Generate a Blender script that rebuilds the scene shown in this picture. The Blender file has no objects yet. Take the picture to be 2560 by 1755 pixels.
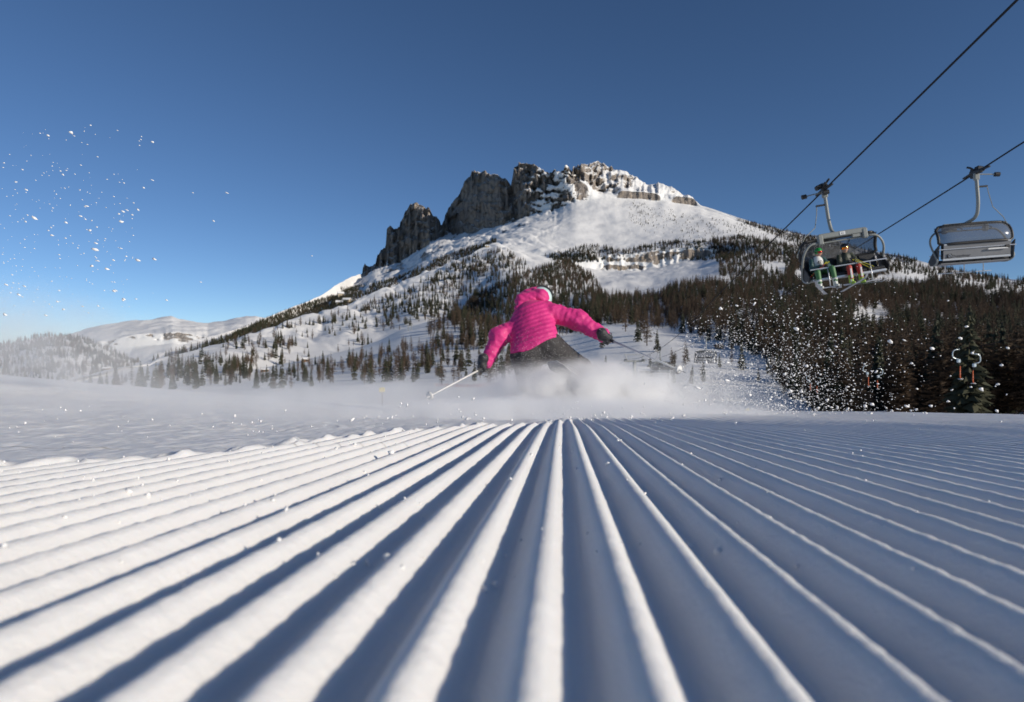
import bpy, math, random
import numpy as np
from mathutils import Vector, Matrix

# ------------------------------------------------------------------ camera, sky, sun, exposure
SC = bpy.context.scene
F = 2560 * 22.0 / 36.0            # focal length in photo pixels
CX, CY = 1280.0, 877.5
CZ = 0.10                         # lens height above the groomed crests
def P(px, py, Y):                 # point seen at photo pixel (px,py) standing Y metres ahead
    return Vector(((px - CX) / F * Y, Y, CZ + (CY - py) / F * Y))

cam = bpy.data.cameras.new('camera'); cam.lens = 22; cam.sensor_width = 36
cam.clip_start = 0.02; cam.clip_end = 40000
cam.dof.use_dof = True; cam.dof.focus_distance = 1.7; cam.dof.aperture_fstop = 7.5
camo = bpy.data.objects.new('camera', cam); SC.collection.objects.link(camo)
camo.location = (0, 0, CZ); camo.rotation_euler = (math.radians(90), 0, 0)
SC.camera = camo

SUN_EL, SUN_AZ = 18.5, 32.0       # elevation; degrees behind the right-hand side
ce = math.cos(math.radians(SUN_EL))
SUN_DIR = Vector((math.cos(math.radians(SUN_AZ)) * ce, -math.sin(math.radians(SUN_AZ)) * ce, math.sin(math.radians(SUN_EL))))
world = bpy.data.worlds.new('World'); SC.world = world; world.use_nodes = True
wn = world.node_tree.nodes; wl = world.node_tree.links
bg = wn['Background']; sky = wn.new('ShaderNodeTexSky'); sky.sky_type = 'NISHITA'; sky.sun_disc = False
sky.sun_elevation = math.radians(SUN_EL)
sky.sun_rotation = math.atan2(SUN_DIR.x, SUN_DIR.y)
sky.altitude = 2600; sky.air_density = 0.8; sky.dust_density = 0.25; sky.ozone_density = 3.2
hs = wn.new('ShaderNodeHueSaturation'); hs.inputs['Saturation'].default_value = 1.05
wl.new(sky.outputs[0], hs.inputs['Color']); wl.new(hs.outputs[0], bg.inputs[0]); bg.inputs[1].default_value = 0.094
sun = bpy.data.lights.new('sun', 'SUN'); sun.energy = 3.9; sun.angle = math.radians(0.53); sun.color = (1.0, 0.91, 0.775)
suno = bpy.data.objects.new('sun', sun); SC.collection.objects.link(suno)
suno.rotation_euler = SUN_DIR.to_track_quat('Z', 'Y').to_euler(); suno.location = (30, -20, 20)
vs = SC.view_settings; vs.view_transform = 'Standard'; vs.look = 'None'; vs.exposure = 0.06; vs.gamma = 1.0; vs.use_curve_mapping = False
SC.render.engine = 'CYCLES'
SC.cycles.max_bounces = 14; SC.cycles.diffuse_bounces = 3; SC.cycles.glossy_bounces = 2; SC.cycles.transparent_max_bounces = 16
SC.cycles.transmission_bounces = 4; SC.cycles.volume_bounces = 12; SC.cycles.volume_step_rate = 2.0; SC.cycles.volume_max_steps = 128
SC.cycles.caustics_reflective = False; SC.cycles.caustics_refractive = False
SC.cycles.use_denoising = True
random.seed(7); RNG = np.random.default_rng(7)
COL = SC.collection

# ------------------------------------------------------------------ helpers
def tag(o, label=None, cat=None, group=None, kind=None):
    if label: o['label'] = label
    if cat: o['category'] = cat
    if group: o['group'] = group
    if kind: o['kind'] = kind
    return o
def empty(name, loc=(0, 0, 0), rz=0.0, parent=None):
    o = bpy.data.objects.new(name, None); COL.objects.link(o); o.location = loc; o.rotation_euler = (0, 0, rz)
    o.empty_display_size = 0.1
    if parent: o.parent = parent
    return o
def mesh_np(name, V, Fq, mats=(), smooth=True, fmat=None):
    me = bpy.data.meshes.new(name)
    V = np.asarray(V, dtype=np.float32)
    if isinstance(Fq, np.ndarray):
        n, k = Fq.shape
        me.vertices.add(len(V)); me.vertices.foreach_set('co', V.ravel())
        me.loops.add(n * k); me.loops.foreach_set('vertex_index', Fq.astype(np.int32).ravel())
        me.polygons.add(n)
        me.polygons.foreach_set('loop_start', np.arange(0, n * k, k, dtype=np.int32))
        me.polygons.foreach_set('loop_total', np.full(n, k, dtype=np.int32))
        me.update(calc_edges=True)
    else:
        me.from_pydata([tuple(map(float, v)) for v in V], [], Fq); me.update()
    for m in mats: me.materials.append(m)
    if smooth: me.polygons.foreach_set('use_smooth', np.ones(len(me.polygons), dtype=bool))
    if fmat is not None: me.polygons.foreach_set('material_index', np.asarray(fmat, dtype=np.int32))
    return me
def link(name, me, parent=None):
    o = bpy.data.objects.new(name, me); COL.objects.link(o)
    if parent: o.parent = parent
    return o
def fattr(me, name, arr):
    a = me.attributes.new(name, 'FLOAT', 'POINT'); a.data.foreach_set('value', np.asarray(arr, dtype=np.float32).ravel())

def _hash(ix, iy, iz, seed):
    h = (ix.astype(np.uint32) * np.uint32(374761393)) ^ (iy.astype(np.uint32) * np.uint32(668265263)) ^ (iz.astype(np.uint32) * np.uint32(2246822519)) ^ np.uint32((seed * 3266489917) & 0xffffffff)
    h = (h ^ (h >> np.uint32(13))) * np.uint32(1274126177)
    h = (h ^ (h >> np.uint32(16))) * np.uint32(2654435761)
    return ((h ^ (h >> np.uint32(15))) & np.uint32(0xffffff)).astype(np.float64) / float(0xffffff) * 2 - 1
def vnoise(x, y, z=0.0, seed=0):
    x, y, z = np.broadcast_arrays(np.asarray(x, float), np.asarray(y, float), np.asarray(z, float))
    fx, fy, fz = np.floor(x), np.floor(y), np.floor(z)
    ix, iy, iz = fx.astype(np.int64), fy.astype(np.int64), fz.astype(np.int64)
    tx, ty, tz = x - fx, y - fy, z - fz
    tx, ty, tz = [t * t * t * (t * (t * 6 - 15) + 10) for t in (tx, ty, tz)]
    r = 0
    flat = not np.any(tz)
    for dz in ((0,) if flat else (0, 1)):
        wz = 1 if flat else (tz if dz else 1 - tz)
        for dy in (0, 1):
            wy = ty if dy else 1 - ty
            for dx in (0, 1):
                wx = tx if dx else 1 - tx
                r = r + _hash(ix + dx, iy + dy, iz + dz, seed) * (wx * wy * wz)
    return r
def fbm(x, y, z=0.0, oct=4, seed=0, gain=0.5, lac=2.03):
    a, s, f = 1.0, 0.0, 1.0
    for i in range(oct):
        s = s + a * vnoise(x * f, y * f, np.asarray(z) * f, seed + i * 17); a *= gain; f *= lac
    return s
def sstep(a, b, x):
    t = np.clip((np.asarray(x, float) - a) / (b - a), 0, 1); return t * t * (3 - 2 * t)

# ------------------------------------------------------------------ materials
def newmat(name):
    m = bpy.data.materials.new(name); m.use_nodes = True
    return m, m.node_tree.nodes, m.node_tree.links, m.node_tree.nodes['Principled BSDF']
def plain(name, col, rough=0.6, metal=0.0, var=0.12, scale=20.0, bump=0.0, coat=0.0, spec=0.5):
    m, n, l, b = newmat(name)
    tc = n.new('ShaderNodeTexCoord'); nz = n.new('ShaderNodeTexNoise'); nz.inputs['Scale'].default_value = scale; nz.inputs['Detail'].default_value = 5
    l.new(tc.outputs['Object'], nz.inputs['Vector'])
    mr = n.new('ShaderNodeMapRange'); mr.inputs[1].default_value = 0.25; mr.inputs[2].default_value = 0.75
    mr.inputs[3].default_value = 1 - var; mr.inputs[4].default_value = 1 + var
    l.new(nz.outputs['Fac'], mr.inputs[0])
    mx = n.new('ShaderNodeVectorMath'); mx.operation = 'SCALE'; mx.inputs[0].default_value = col
    l.new(mr.outputs[0], mx.inputs['Scale']); l.new(mx.outputs[0], b.inputs['Base Color'])
    b.inputs['Roughness'].default_value = rough; b.inputs['Metallic'].default_value = metal
    b.inputs['Coat Weight'].default_value = coat; b.inputs['Specular IOR Level'].default_value = spec
    if bump:
        bp = n.new('ShaderNodeBump'); bp.inputs['Strength'].default_value = bump; bp.inputs['Distance'].default_value = 0.02
        l.new(nz.outputs['Fac'], bp.inputs['Height']); l.new(bp.outputs[0], b.inputs['Normal'])
    return m
SNOWC = (0.88, 0.87, 0.855)

def mat_piste():
    m, n, l, b = newmat('groomed_snow')
    g = n.new('ShaderNodeNewGeometry')
    n1 = n.new('ShaderNodeTexNoise'); n1.inputs['Scale'].default_value = 700; n1.inputs['Detail'].default_value = 3
    n2 = n.new('ShaderNodeTexNoise'); n2.inputs['Scale'].default_value = 110; n2.inputs['Detail'].default_value = 6; n2.inputs['Roughness'].default_value = 0.7
    n3 = n.new('ShaderNodeTexNoise'); n3.inputs['Scale'].default_value = 6; n3.inputs['Detail'].default_value = 5
    for x in (n1, n2, n3): l.new(g.outputs['Position'], x.inputs['Vector'])
    cr = n.new('ShaderNodeMapRange'); cr.inputs[1].default_value = .3; cr.inputs[2].default_value = .7; cr.inputs[3].default_value = .95; cr.inputs[4].default_value = 1.03
    l.new(n3.outputs['Fac'], cr.inputs[0])
    sc = n.new('ShaderNodeVectorMath'); sc.operation = 'SCALE'; sc.inputs[0].default_value = SNOWC
    l.new(cr.outputs[0], sc.inputs['Scale']); l.new(sc.outputs[0], b.inputs['Base Color'])
    b.inputs['Roughness'].default_value = 0.62; b.inputs['Specular IOR Level'].default_value = 0.35
    b1 = n.new('ShaderNodeBump'); b1.inputs['Strength'].default_value = .6; b1.inputs['Distance'].default_value = .0012
    b2 = n.new('ShaderNodeBump'); b2.inputs['Strength'].default_value = .42; b2.inputs['Distance'].default_value = .0035
    l.new(n1.outputs['Fac'], b1.inputs['Height']); l.new(n2.outputs['Fac'], b2.inputs['Height'])
    l.new(b2.outputs[0], b1.inputs['Normal']); l.new(b1.outputs[0], b.inputs['Normal'])
    b.inputs['Subsurface Weight'].default_value = .55; b.inputs['Subsurface Radius'].default_value = (1.0, 1.15, 1.35); b.inputs['Subsurface Scale'].default_value = .005
    return m

def mat_terrain(name, rocktint=(0.35, 0.305, 0.27), warm=(0.47, 0.385, 0.30), nscale=1.0):
    """snow over rock: 'rock' vertex attribute says where cliffs are, flat ledges hold snow"""
    m, n, l, b = newmat(name)
    g = n.new('ShaderNodeNewGeometry'); at = n.new('ShaderNodeAttribute'); at.attribute_name = 'rock'
    sep = n.new('ShaderNodeSeparateXYZ'); l.new(g.outputs['Normal'], sep.inputs[0])
    def noise(scale, det=6, rough=.6, stretch=None):
        t = n.new('ShaderNodeTexNoise'); t.inputs['Scale'].default_value = scale; t.inputs['Detail'].default_value = det; t.inputs['Roughness'].default_value = rough
        if stretch:
            mp = n.new('ShaderNodeMapping'); mp.inputs['Scale'].default_value = stretch
            l.new(g.outputs['Position'], mp.inputs[0]); l.new(mp.outputs[0], t.inputs['Vector'])
        else: l.new(g.outputs['Position'], t.inputs['Vector'])
        return t
    def math_(op, a, bb, clamp=False):
        k = n.new('ShaderNodeMath'); k.operation = op; k.use_clamp = clamp
        for i, v in enumerate((a, bb)):
            if isinstance(v, (int, float)): k.inputs[i].default_value = v
            else: l.new(v, k.inputs[i])
        return k.outputs[0]
    def rng(v, a, bb, c, d):
        k = n.new('ShaderNodeMapRange'); l.new(v, k.inputs[0])
        for i, x in enumerate((a, bb, c, d)): k.inputs[i + 1].default_value = x
        return k.outputs[0]
    nA = noise(0.02 * nscale, 8, .62); nB = noise(0.09 * nscale, 8, .7); nC = noise(0.05 * nscale, 8, .65, (1, 1, .22)); nD = noise(.012 * nscale, 4); nE = noise(.13 * nscale, 6, .7, (1, 1, .2))
    # snow lies where the ground is not too steep; noise breaks the edge
    lie = math_('ADD', sep.outputs[2], math_('MULTIPLY', math_('SUBTRACT', nB.outputs['Fac'], .5), .55))
    steep = rng(math_('SUBTRACT', lie, math_('MULTIPLY', at.outputs['Fac'], .17)), .42, .56, 1.0, 0.0)
    rk = rng(math_('ADD', at.outputs['Fac'], math_('MULTIPLY', math_('SUBTRACT', nA.outputs['Fac'], .5), .5)), .42, .58, 0, 1)
    fac = math_('MULTIPLY', rk, steep, True)
    # a few bare scars
    scar = math_('MULTIPLY', rng(math_('ADD', at.outputs['Fac'], math_('MULTIPLY', math_('SUBTRACT', nB.outputs['Fac'], .5), .8)), .9, 1.0, 0, 1), rng(sep.outputs[2], .75, .93, 1, 0))
    fac = math_('MAXIMUM', fac, scar, True)
    cr = n.new('ShaderNodeValToRGB'); e = cr.color_ramp.elements
    e[0].position = .40; e[0].color = (rocktint[0] * .5, rocktint[1] * .5, rocktint[2] * .52, 1)
    e[1].position = .62; e[1].color = (*warm, 1); k = e.new(.5); k.color = (*rocktint, 1)
    l.new(math_('ADD', math_('MULTIPLY', nC.outputs['Fac'], .6), math_('MULTIPLY', nE.outputs['Fac'], .4)), cr.inputs[0])
    sn = n.new('ShaderNodeVectorMath'); sn.operation = 'SCALE'; sn.inputs[0].default_value = SNOWC
    l.new(rng(nD.outputs['Fac'], .3, .7, .93, 1.02), sn.inputs['Scale'])
    mx = n.new('ShaderNodeMix'); mx.data_type = 'RGBA'
    l.new(fac, mx.inputs['Factor']); l.new(sn.outputs[0], mx.inputs[6]); l.new(cr.outputs[0], mx.inputs[7])
    l.new(mx.outputs[2], b.inputs['Base Color']); b.inputs['Roughness'].default_value = .8; b.inputs['Specular IOR Level'].default_value = .15
    bp = n.new('ShaderNodeBump'); bp.inputs['Distance'].default_value = 16.0 / nscale
    l.new(rng(fac, 0, 1, .16, .9), bp.inputs['Strength'])
    l.new(math_('ADD', nE.outputs['Fac'], nC.outputs['Fac']), bp.inputs['Height']); l.new(bp.outputs[0], b.inputs['Normal'])
    return m

# ------------------------------------------------------------------ piste: the groomed slope under the camera
G = 0.0455; SL = 0.069; CURV = 0.00203; VX = 0.08
TRK = np.array([(-6, -.6), (-2.5, .28), (-1.2, .70), (-.77, .94), (-.585, 1.09), (-.45, 1.5), (-.16, 2.03), (.12, 2.45), (.30, 3.1), (.33, 4.0), (.25, 5.2), (.1, 7), (-.4, 10), (-2, 20)])
def track_side(X, Y):
    """signed distance to the carved ski track, positive on the untouched (right) side"""
    best = np.full(X.shape, 1e9); sg = np.ones(X.shape)
    for (ax, ay), (bx, by) in zip(TRK[:-1], TRK[1:]):
        dx, dy = bx - ax, by - ay; L = dx * dx + dy * dy
        t = np.clip(((X - ax) * dx + (Y - ay) * dy) / L, 0, 1)
        d = np.hypot(X - ax - t * dx, Y - ay - t * dy); c = dx * (Y - ay) - dy * (X - ax)
        m = d < best; best = np.where(m, d, best); sg = np.where(m, np.where(c < 0, 1, -1), sg)
    return best * sg
def base_h(X, Y):
    Yc = np.clip(Y, -2, 13)
    z = -SL * Yc - CURV * Yc * np.abs(Yc) - (SL + 2 * CURV * 13) * np.maximum(Y - 13, 0)
    left = np.maximum(-X - .5, 0); left = left * left / (left + 1.0)
    z = z + left * 0.096 * sstep(.6, 4, Y)
    rr = np.maximum(X - 2.0, 0); z = z - 0.0035 * rr * np.minimum(rr, 8)
    z = z + 0.010 * fbm(X * .9, Y * .55, 0, 3, 5) * sstep(.3, 2.5, Y) + .05 * vnoise(X * .12, Y * .12, 0, 9) * sstep(4, 12, Y)
    return z
def piste_h(X, Y, groove=True):
    z = base_h(X, Y)
    sd = track_side(X, Y) + .03 * fbm(X * 9, Y * 9, 0, 3, 31)
    m = sstep(-.02, .05, sd)
    q = X - VX * Y + .0132
    k = np.round(q / G)
    wob = .0009 * vnoise(Y * 1.6, k * .37, 0, 3) + .00012 * vnoise(Y * 17, k * 1.3, 0, 4)
    u = (q + wob) / G
    kk = np.floor(u + .5)
    amp = .0172 * (1 + .10 * vnoise(kk * 1.7, Y * 1.4, 0, 11) + .014 * vnoise(kk * 2.3 + 40, Y * 14, 0, 12)) * (1 - .20 * sstep(0, .2, X)) * (1 - .80 * sstep(.75, 3.3, Y) * sstep(.15, 1.1, X))
    prof = (0.5 + 0.5 * np.cos(2 * np.pi * u)) ** 1.22 - 1.0
    g = amp * prof
    # a few passes of the groomer leave a raised seam
    grit = .0006 * fbm(X * 160, Y * 110, 0, 2, 41) * sstep(-.75, -.1, prof)
    z = z + m * (g + grit) + (1 - m) * (-.010 + .0035 * fbm(X * 6, Y * 4, 0, 4, 21) + .0022 * fbm(X * 40, Y * 30, 0, 3, 22) * sstep(12, 2, Y))
    lip = np.exp(-(sd / .035) ** 2); z = z + lip * (.006 + .010 * fbm(X * 25, Y * 25, 0, 3, 51))
    return z
MP = mat_piste()
def piste_patch(name, Ys, q0, q1, dq):
    qs = np.arange(q0, q1 + dq, dq); Yg, Qg = np.meshgrid(Ys, qs, indexing='ij')
    Xg = Qg + VX * Yg
    Z = piste_h(Xg, Yg)
    V = np.stack([Xg, Yg, Z], -1).reshape(-1, 3)
    a = np.arange(len(Ys) * len(qs)).reshape(len(Ys), len(qs))
    Fq = np.stack([a[:-1, :-1], a[:-1, 1:], a[1:, 1:], a[1:, :-1]], -1).reshape(-1, 4)
    return V, Fq
def geo(a, b, n): return np.exp(np.linspace(math.log(a), math.log(b), n))
pats = [piste_patch('a', np.concatenate([np.linspace(-.6, .14, 22)[:-1], geo(.14, 1.3, 150)]), -3.1, 3.1, G / 9),
        piste_patch('b', geo(1.295, 3.6, 110), -4.2, 3.4, G / 8),
        piste_patch('c', geo(3.59, 9.0, 90), -9.2, 8.0, G / 6),
        piste_patch('d', geo(8.97, 60, 60), -62, 50, .5)]
# wide apron to the sides of the finely built strip
ax_, ay_ = np.arange(-30, 30.1, .3), np.arange(-6, 9.7, .3); Ya, Xa = np.meshgrid(ay_, ax_, indexing='ij')
ai = np.arange(Ya.size).reshape(Ya.shape)
pats.append((np.stack([Xa, Ya, base_h(Xa, Ya) - .045], -1).reshape(-1, 3), np.stack([ai[:-1, :-1], ai[:-1, 1:], ai[1:, 1:], ai[1:, :-1]], -1).reshape(-1, 4)))
off = 0; Vs = []; Fs = []
for V, Fq in pats: Vs.append(V); Fs.append(Fq + off); off += len(V)
me = mesh_np('piste', np.concatenate(Vs), np.concatenate(Fs), [MP])
piste = tag(link('piste', me), kind='structure')
# ------------------------------------------------------------------ the mountain landscape
COLS = np.arange(-260, 2825, 2.6)
def cur(pts, sm=10.0):
    a = np.array(pts, float); v = np.interp(COLS, a[:, 0], a[:, 1])
    if sm > 0:
        r = int(sm * 3 / 2.6); k = np.exp(-.5 * (np.arange(-r, r + 1) * 2.6 / sm) ** 2); k /= k.sum()
        v = np.convolve(np.pad(v, r, mode='edge'), k, 'valid')
    return v
RIDGE_D = [(-260, 1010), (0, 985), (150, 952), (250, 931), (330, 912), (400, 893), (500, 868), (560, 852), (640, 828), (700, 810), (800, 780), (900, 745), (1000, 707), (1060, 680), (1110, 657), (1190, 623), (1250, 602)]
SKYLINE = [(-260, 1030), (100, 1000), (250, 950), (400, 885), (500, 850), (560, 832), (620, 812), (650, 800), (700, 779), (760, 757), (800, 741), (850, 706), (880, 691), (905, 683), (907, 680), (907.5, 660), (912, 657), (918, 661), (925, 662), (940, 658), (941, 645), (950, 625), (963, 615), (966, 600), (963.5, 580), (968, 567), (975, 563), (985, 568), (1000, 563), (1001, 545), (1010, 530), (1015, 518), (1027, 505), (1040, 504), (1055, 508), (1065, 512), (1075, 520), (1080, 528), (1092, 538), (1099, 546), (1103, 562), (1107, 558), (1111, 545), (1115, 525), (1128, 507), (1145, 490), (1157, 465), (1163, 450), (1170, 440), (1180, 425), (1188, 421), (1200, 422), (1215, 425), (1230, 429), (1245, 432), (1252, 438), (1258, 442), (1262, 437), (1270, 445), (1277, 453), (1280, 443), (1284, 420), (1290, 408), (1300, 402), (1320, 404), (1335, 408), (1345, 416), (1355, 422), (1362, 428), (1368, 423), (1373, 430), (1385, 423), (1395, 422), (1408, 425), (1411, 412), (1418, 408), (1425, 415), (1430, 420), (1432, 410), (1445, 405), (1455, 407), (1462, 404), (1480, 402), (1490, 397), (1495, 395), (1500, 400), (1508, 405), (1515, 408), (1520, 415), (1528, 413), (1535, 420), (1550, 423), (1565, 426), (1580, 435), (1600, 448), (1615, 455), (1630, 458), (1645, 455), (1660, 459), (1680, 467), (1700, 478), (1720, 487), (1733, 491), (1738, 507), (1760, 515), (1790, 525), (1820, 535), (1850, 545), (1880, 555), (1900, 561), (1940, 570), (1980, 580), (2010, 585), (2040, 588), (2080, 596), (2120, 612), (2180, 628), (2250, 638), (2310, 655), (2360, 670), (2420, 680), (2480, 692), (2560, 702), (2825, 750)]
BASE = [(-260, 1035), (100, 1004), (250, 955), (400, 893), (500, 860), (600, 832), (650, 812), (700, 800), (760, 785), (830, 750), (880, 712), (905, 698), (925, 680), (940, 672), (960, 668), (1000, 655), (1050, 622), (1085, 600), (1103, 590), (1150, 577), (1190, 568), (1240, 566), (1260, 558), (1290, 545), (1330, 532), (1380, 521), (1420, 508), (1440, 497), (1545, 495), (1600, 497), (1640, 501), (1740, 514), (1800, 533), (1850, 552), (1900, 569), (2000, 592), (2100, 616), (2200, 642), (2300, 665), (2560, 716), (2825, 760)]
bd = [(-260, 500), (250, 700), (400, 900), (650, 1500), (850, 2350), (905, 3050), (1000, 2950), (1080, 2800), (1110, 3050), (1190, 2800), (1290, 2550), (1420, 2390), (1545, 2410), (1740, 2400), (1900, 2150), (2100, 1700), (2300, 1350), (2560, 1000), (2825, 800)]
b_py, b_d = cur(BASE, 8), cur(bd, 9)
s_py = cur(SKYLINE, 0)
d_py = cur(RIDGE_D + [(1300, 612), (1400, 632), (1500, 642), (1600, 634), (1700, 622), (1800, 618), (1900, 622), (2000, 640), (2100, 655), (2200, 680), (2300, 702), (2560, 752), (2825, 800)], 8)
d_d = cur([(-260, 260), (0, 320), (250, 450), (400, 600), (700, 900), (1000, 1300), (1250, 1750), (1400, 1610), (1600, 1600), (1800, 1560), (2000, 1250), (2200, 930), (2560, 560), (2825, 420)], 30)
curves = []   # near -> far : name, py, depth, rows to next
def add(py, d, n): curves.append((np.asarray(py, float), np.asarray(d, float), n))
add(cur([(-260, 1120), (1200, 1120), (2000, 1100), (2825, 1110)]), cur([(-260, 40), (2000, 40), (2825, 34)]), 5)
add(cur([(-260, 1010), (0, 1005), (600, 1010), (1000, 1000), (1500, 1004), (1750, 1005), (1900, 1020), (2100, 1052), (2560, 1070), (2825, 1075)]), cur([(-260, 120), (1500, 120), (2000, 90), (2560, 62), (2825, 55)]), 14)
add(cur([(-260, 1012), (0, 1000), (200, 975), (420, 962), (640, 948), (900, 930), (1100, 915), (1300, 925), (1450, 935), (1600, 935), (1750, 935), (1900, 945), (2100, 985), (2300, 1005), (2560, 1020), (2825, 1030)]), cur([(-260, 220), (420, 330), (640, 380), (900, 340), (1100, 300), (1300, 250), (1500, 210), (1700, 190), (1900, 180), (2100, 150), (2560, 100), (2825, 85)]), 18)
E_py = cur([(-260, 1011), (0, 990), (150, 964), (250, 946), (300, 936), (420, 920), (560, 912), (640, 924), (700, 912), (760, 900), (850, 880), (900, 868), (950, 850), (1000, 825), (1050, 810), (1100, 797), (1140, 792), (1180, 800), (1250, 818), (1350, 840), (1430, 838), (1500, 824), (1600, 822), (1700, 838), (1800, 858), (1900, 880), (2000, 905), (2200, 945), (2560, 980), (2825, 1000)], 8)
E_d = cur([(-260, 240), (0, 300), (300, 430), (640, 480), (900, 540), (1140, 600), (1300, 450), (1450, 390), (1600, 350), (1800, 280), (2000, 220), (2560, 145), (2825, 120)], 25)
add(E_py, E_d, 6)
dip = cur([(-260, 0), (560, 0), (660, 10), (900, 12), (1000, 18), (1140, 12), (1220, -2), (1500, -6), (2000, -14), (2560, -20), (2825, -20)])
add(np.minimum(E_py + dip, d_py + 200), E_d + cur([(-260, 6), (560, 20), (700, 110), (1140, 160), (1300, 60), (2825, 25)]), 26)
# middle slope half way up to ridge D / the tree line
mid = cur([(-260, .5), (700, .5), (1000, .42), (1250, .45), (1500, .40), (1800, .45), (2825, .5)])
base2 = curves[-1]
bumpy = cur([(-260, 0), (420, 0), (480, -4), (600, 3), (700, -8), (780, 6), (860, -10), (950, 8), (1040, -12), (1130, 16), (1200, 20), (1260, -4), (1330, -22), (1400, 10), (1470, -14), (1560, 18), (1650, 4), (1750, -14), (1900, 10), (2050, -12), (2200, 8), (2400, -10), (2825, 0)], 34)
add(base2[0] * (1 - mid) + d_py * mid + bumpy, np.exp(np.log(base2[1]) * (1 - mid) + np.log(d_d) * mid), 22)
mid2 = .72
add((curves[-1][0]) * .42 + d_py * .58 - bumpy * .5 + cur([(-260, 0), (1400, 0), (1480, 18), (1620, 22), (1740, 14), (1800, 0), (2825, 0)]), np.exp(np.log(curves[-1][1]) * .42 + np.log(d_d) * .58), 26)
band_d = cur([(-260, -25), (1250, -25), (1450, -12), (1760, -12), (1900, -30), (2825, -20)], 20)
add(d_py + cur([(-260, 3), (1250, 3), (1400, 18), (1500, 36), (1600, 40), (1700, 32), (1780, 18), (1900, 4), (2825, 3)]), d_d + band_d, 14)
add(d_py, d_d, 6)
dd = sstep(1330, 1180, COLS)
add(d_py + dd * 14 - (1 - dd) * 8, d_d + dd * (60 + d_d * .05) + (1 - dd) * 40, 34)
t = .5
add(curves[-1][0] * .45 + b_py * .55 - dd * 2 + cur([(-260, 0), (1380, 0), (1500, 12), (1650, 10), (1800, -3), (1900, 0), (2825, 0)], 30), np.exp(np.log(curves[-1][1]) * .45 + np.log(b_d) * .55), 34)
add(b_py, b_d, 18)
wall = sstep(1505, 1440, COLS) * sstep(895, 912, COLS)      # the sheer faces
bandm = sstep(1425, 1445, COLS) * sstep(1750, 1735, COLS) * (0.25 + .75 * sstep(-.1, .25, vnoise(COLS / 34.0, 0, 0, 77) + .35 * sstep(1560, 1500, COLS)))
_k = np.hanning(13)[1:-1]; bandm = np.convolve(np.pad(bandm, 5, mode='edge'), _k / _k.sum(), 'valid')
add(b_py + wall * (s_py - b_py) * .38 - bandm * 19 - (1 - wall) * (1 - bandm) * 4, b_d + wall * 14 + bandm * 8 + (1 - wall) * (1 - bandm) * 18, 28)
upper = sstep(1440, 1510, COLS)
add(b_py + (s_py - b_py) * (.72), b_d + wall * 34 + upper * (130 - sstep(1600, 1850, COLS) * 80) + (1 - wall) * (1 - upper) * 30, 16)
add(s_py, b_d + wall * 46 + upper * (235 - sstep(1600, 1850, COLS) * 170) + (1 - wall) * (1 - upper) * 45, 3)
add(s_py + 10, b_d + wall * 90 + 120 + upper * 160, 3)
add(s_py + 70, b_d * 1.25 + 200, 0)

K = len(curves); PY = np.stack([c[0] for c in curves]); LD = np.log(np.stack([c[1] for c in curves])); ns = [c[2] for c in curves]
def pchip(Yk):
    d = np.diff(Yk, axis=0); m = np.zeros_like(Yk)
    a, b = d[:-1], d[1:]; ok = a * b > 0
    m[1:-1] = np.where(ok, 2 * a * b / np.where(ok, a + b, 1), 0); m[0] = d[0]; m[-1] = d[-1]
    rows = []
    for k in range(len(Yk) - 1):
        for j in range(ns[k]):
            t = j / ns[k]; h00 = 2 * t**3 - 3 * t**2 + 1; h10 = t**3 - 2 * t**2 + t; h01 = -2 * t**3 + 3 * t**2; h11 = t**3 - t**2
            rows.append(h00 * Yk[k] + h10 * m[k] + h01 * Yk[k + 1] + h11 * m[k + 1])
    rows.append(Yk[-1]); return np.stack(rows)
PYr, Dr = pchip(PY), np.exp(pchip(LD))
PARAM = np.concatenate([np.arange(n) / n + k for k, n in enumerate(ns[:-1])] + [[K - 1.0]])[:, None] * np.ones_like(PYr)
PXr = np.broadcast_to(COLS, PYr.shape)
X = (PXr - CX) / F * Dr; Yw = Dr.copy(); Z = CZ + (CY - PYr) / F * Dr
# rock mask
kB, kBm, kU, kS = K - 6, K - 5, K - 4, K - 3   # base, band top / wall middle, upper, skyline
inwall = sstep(kB - .35, kB + .1, PARAM) * sstep(K - 1.9, K - 2.6, PARAM) * np.broadcast_to(wall, PARAM.shape)
mixed = sstep(1010, 960, PXr) * .22 * sstep(kBm, kB, PARAM) + sstep(1290, 1350, PXr) * .8 * sstep(-.05, .3, fbm(PXr / 24 + PYr / 40, PYr / 9 - PXr / 40, 0, 4, 19))
rock = inwall * (1 - mixed)
rock = np.maximum(rock, sstep(kB - .05, kB + .1, PARAM) * sstep(kBm + .12, kBm - .02, PARAM) * np.broadcast_to(bandm, PARAM.shape))
rock = np.maximum(rock, .50 * sstep(kBm, kBm + .3, PARAM) * sstep(K - 2, kS, PARAM) * np.broadcast_to(sstep(1420, 1460, COLS) * sstep(1800, 1700, COLS), PARAM.shape))
rock = np.maximum(rock, sstep(kS - .9, kS - .4, PARAM) * sstep(K - 2, kS, PARAM) * sstep(1400, 1440, PXr) * sstep(1545, 1510, PXr) * .95)
lowband = sstep(6.75, 7.0, PARAM) * sstep(8.06, 7.92, PARAM) * sstep(1470, 1510, PXr) * sstep(1790, 1760, PXr)
rock = np.maximum(rock, lowband * (.60 + .85 * fbm(PXr / 34, PYr / 10, 0, 3, 5)))
mottle = sstep(kB - 2, kB - .6, PARAM) * sstep(kB + .2, kB - .1, PARAM) * sstep(880, 920, PXr) * sstep(1420, 1300, PXr)
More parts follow.
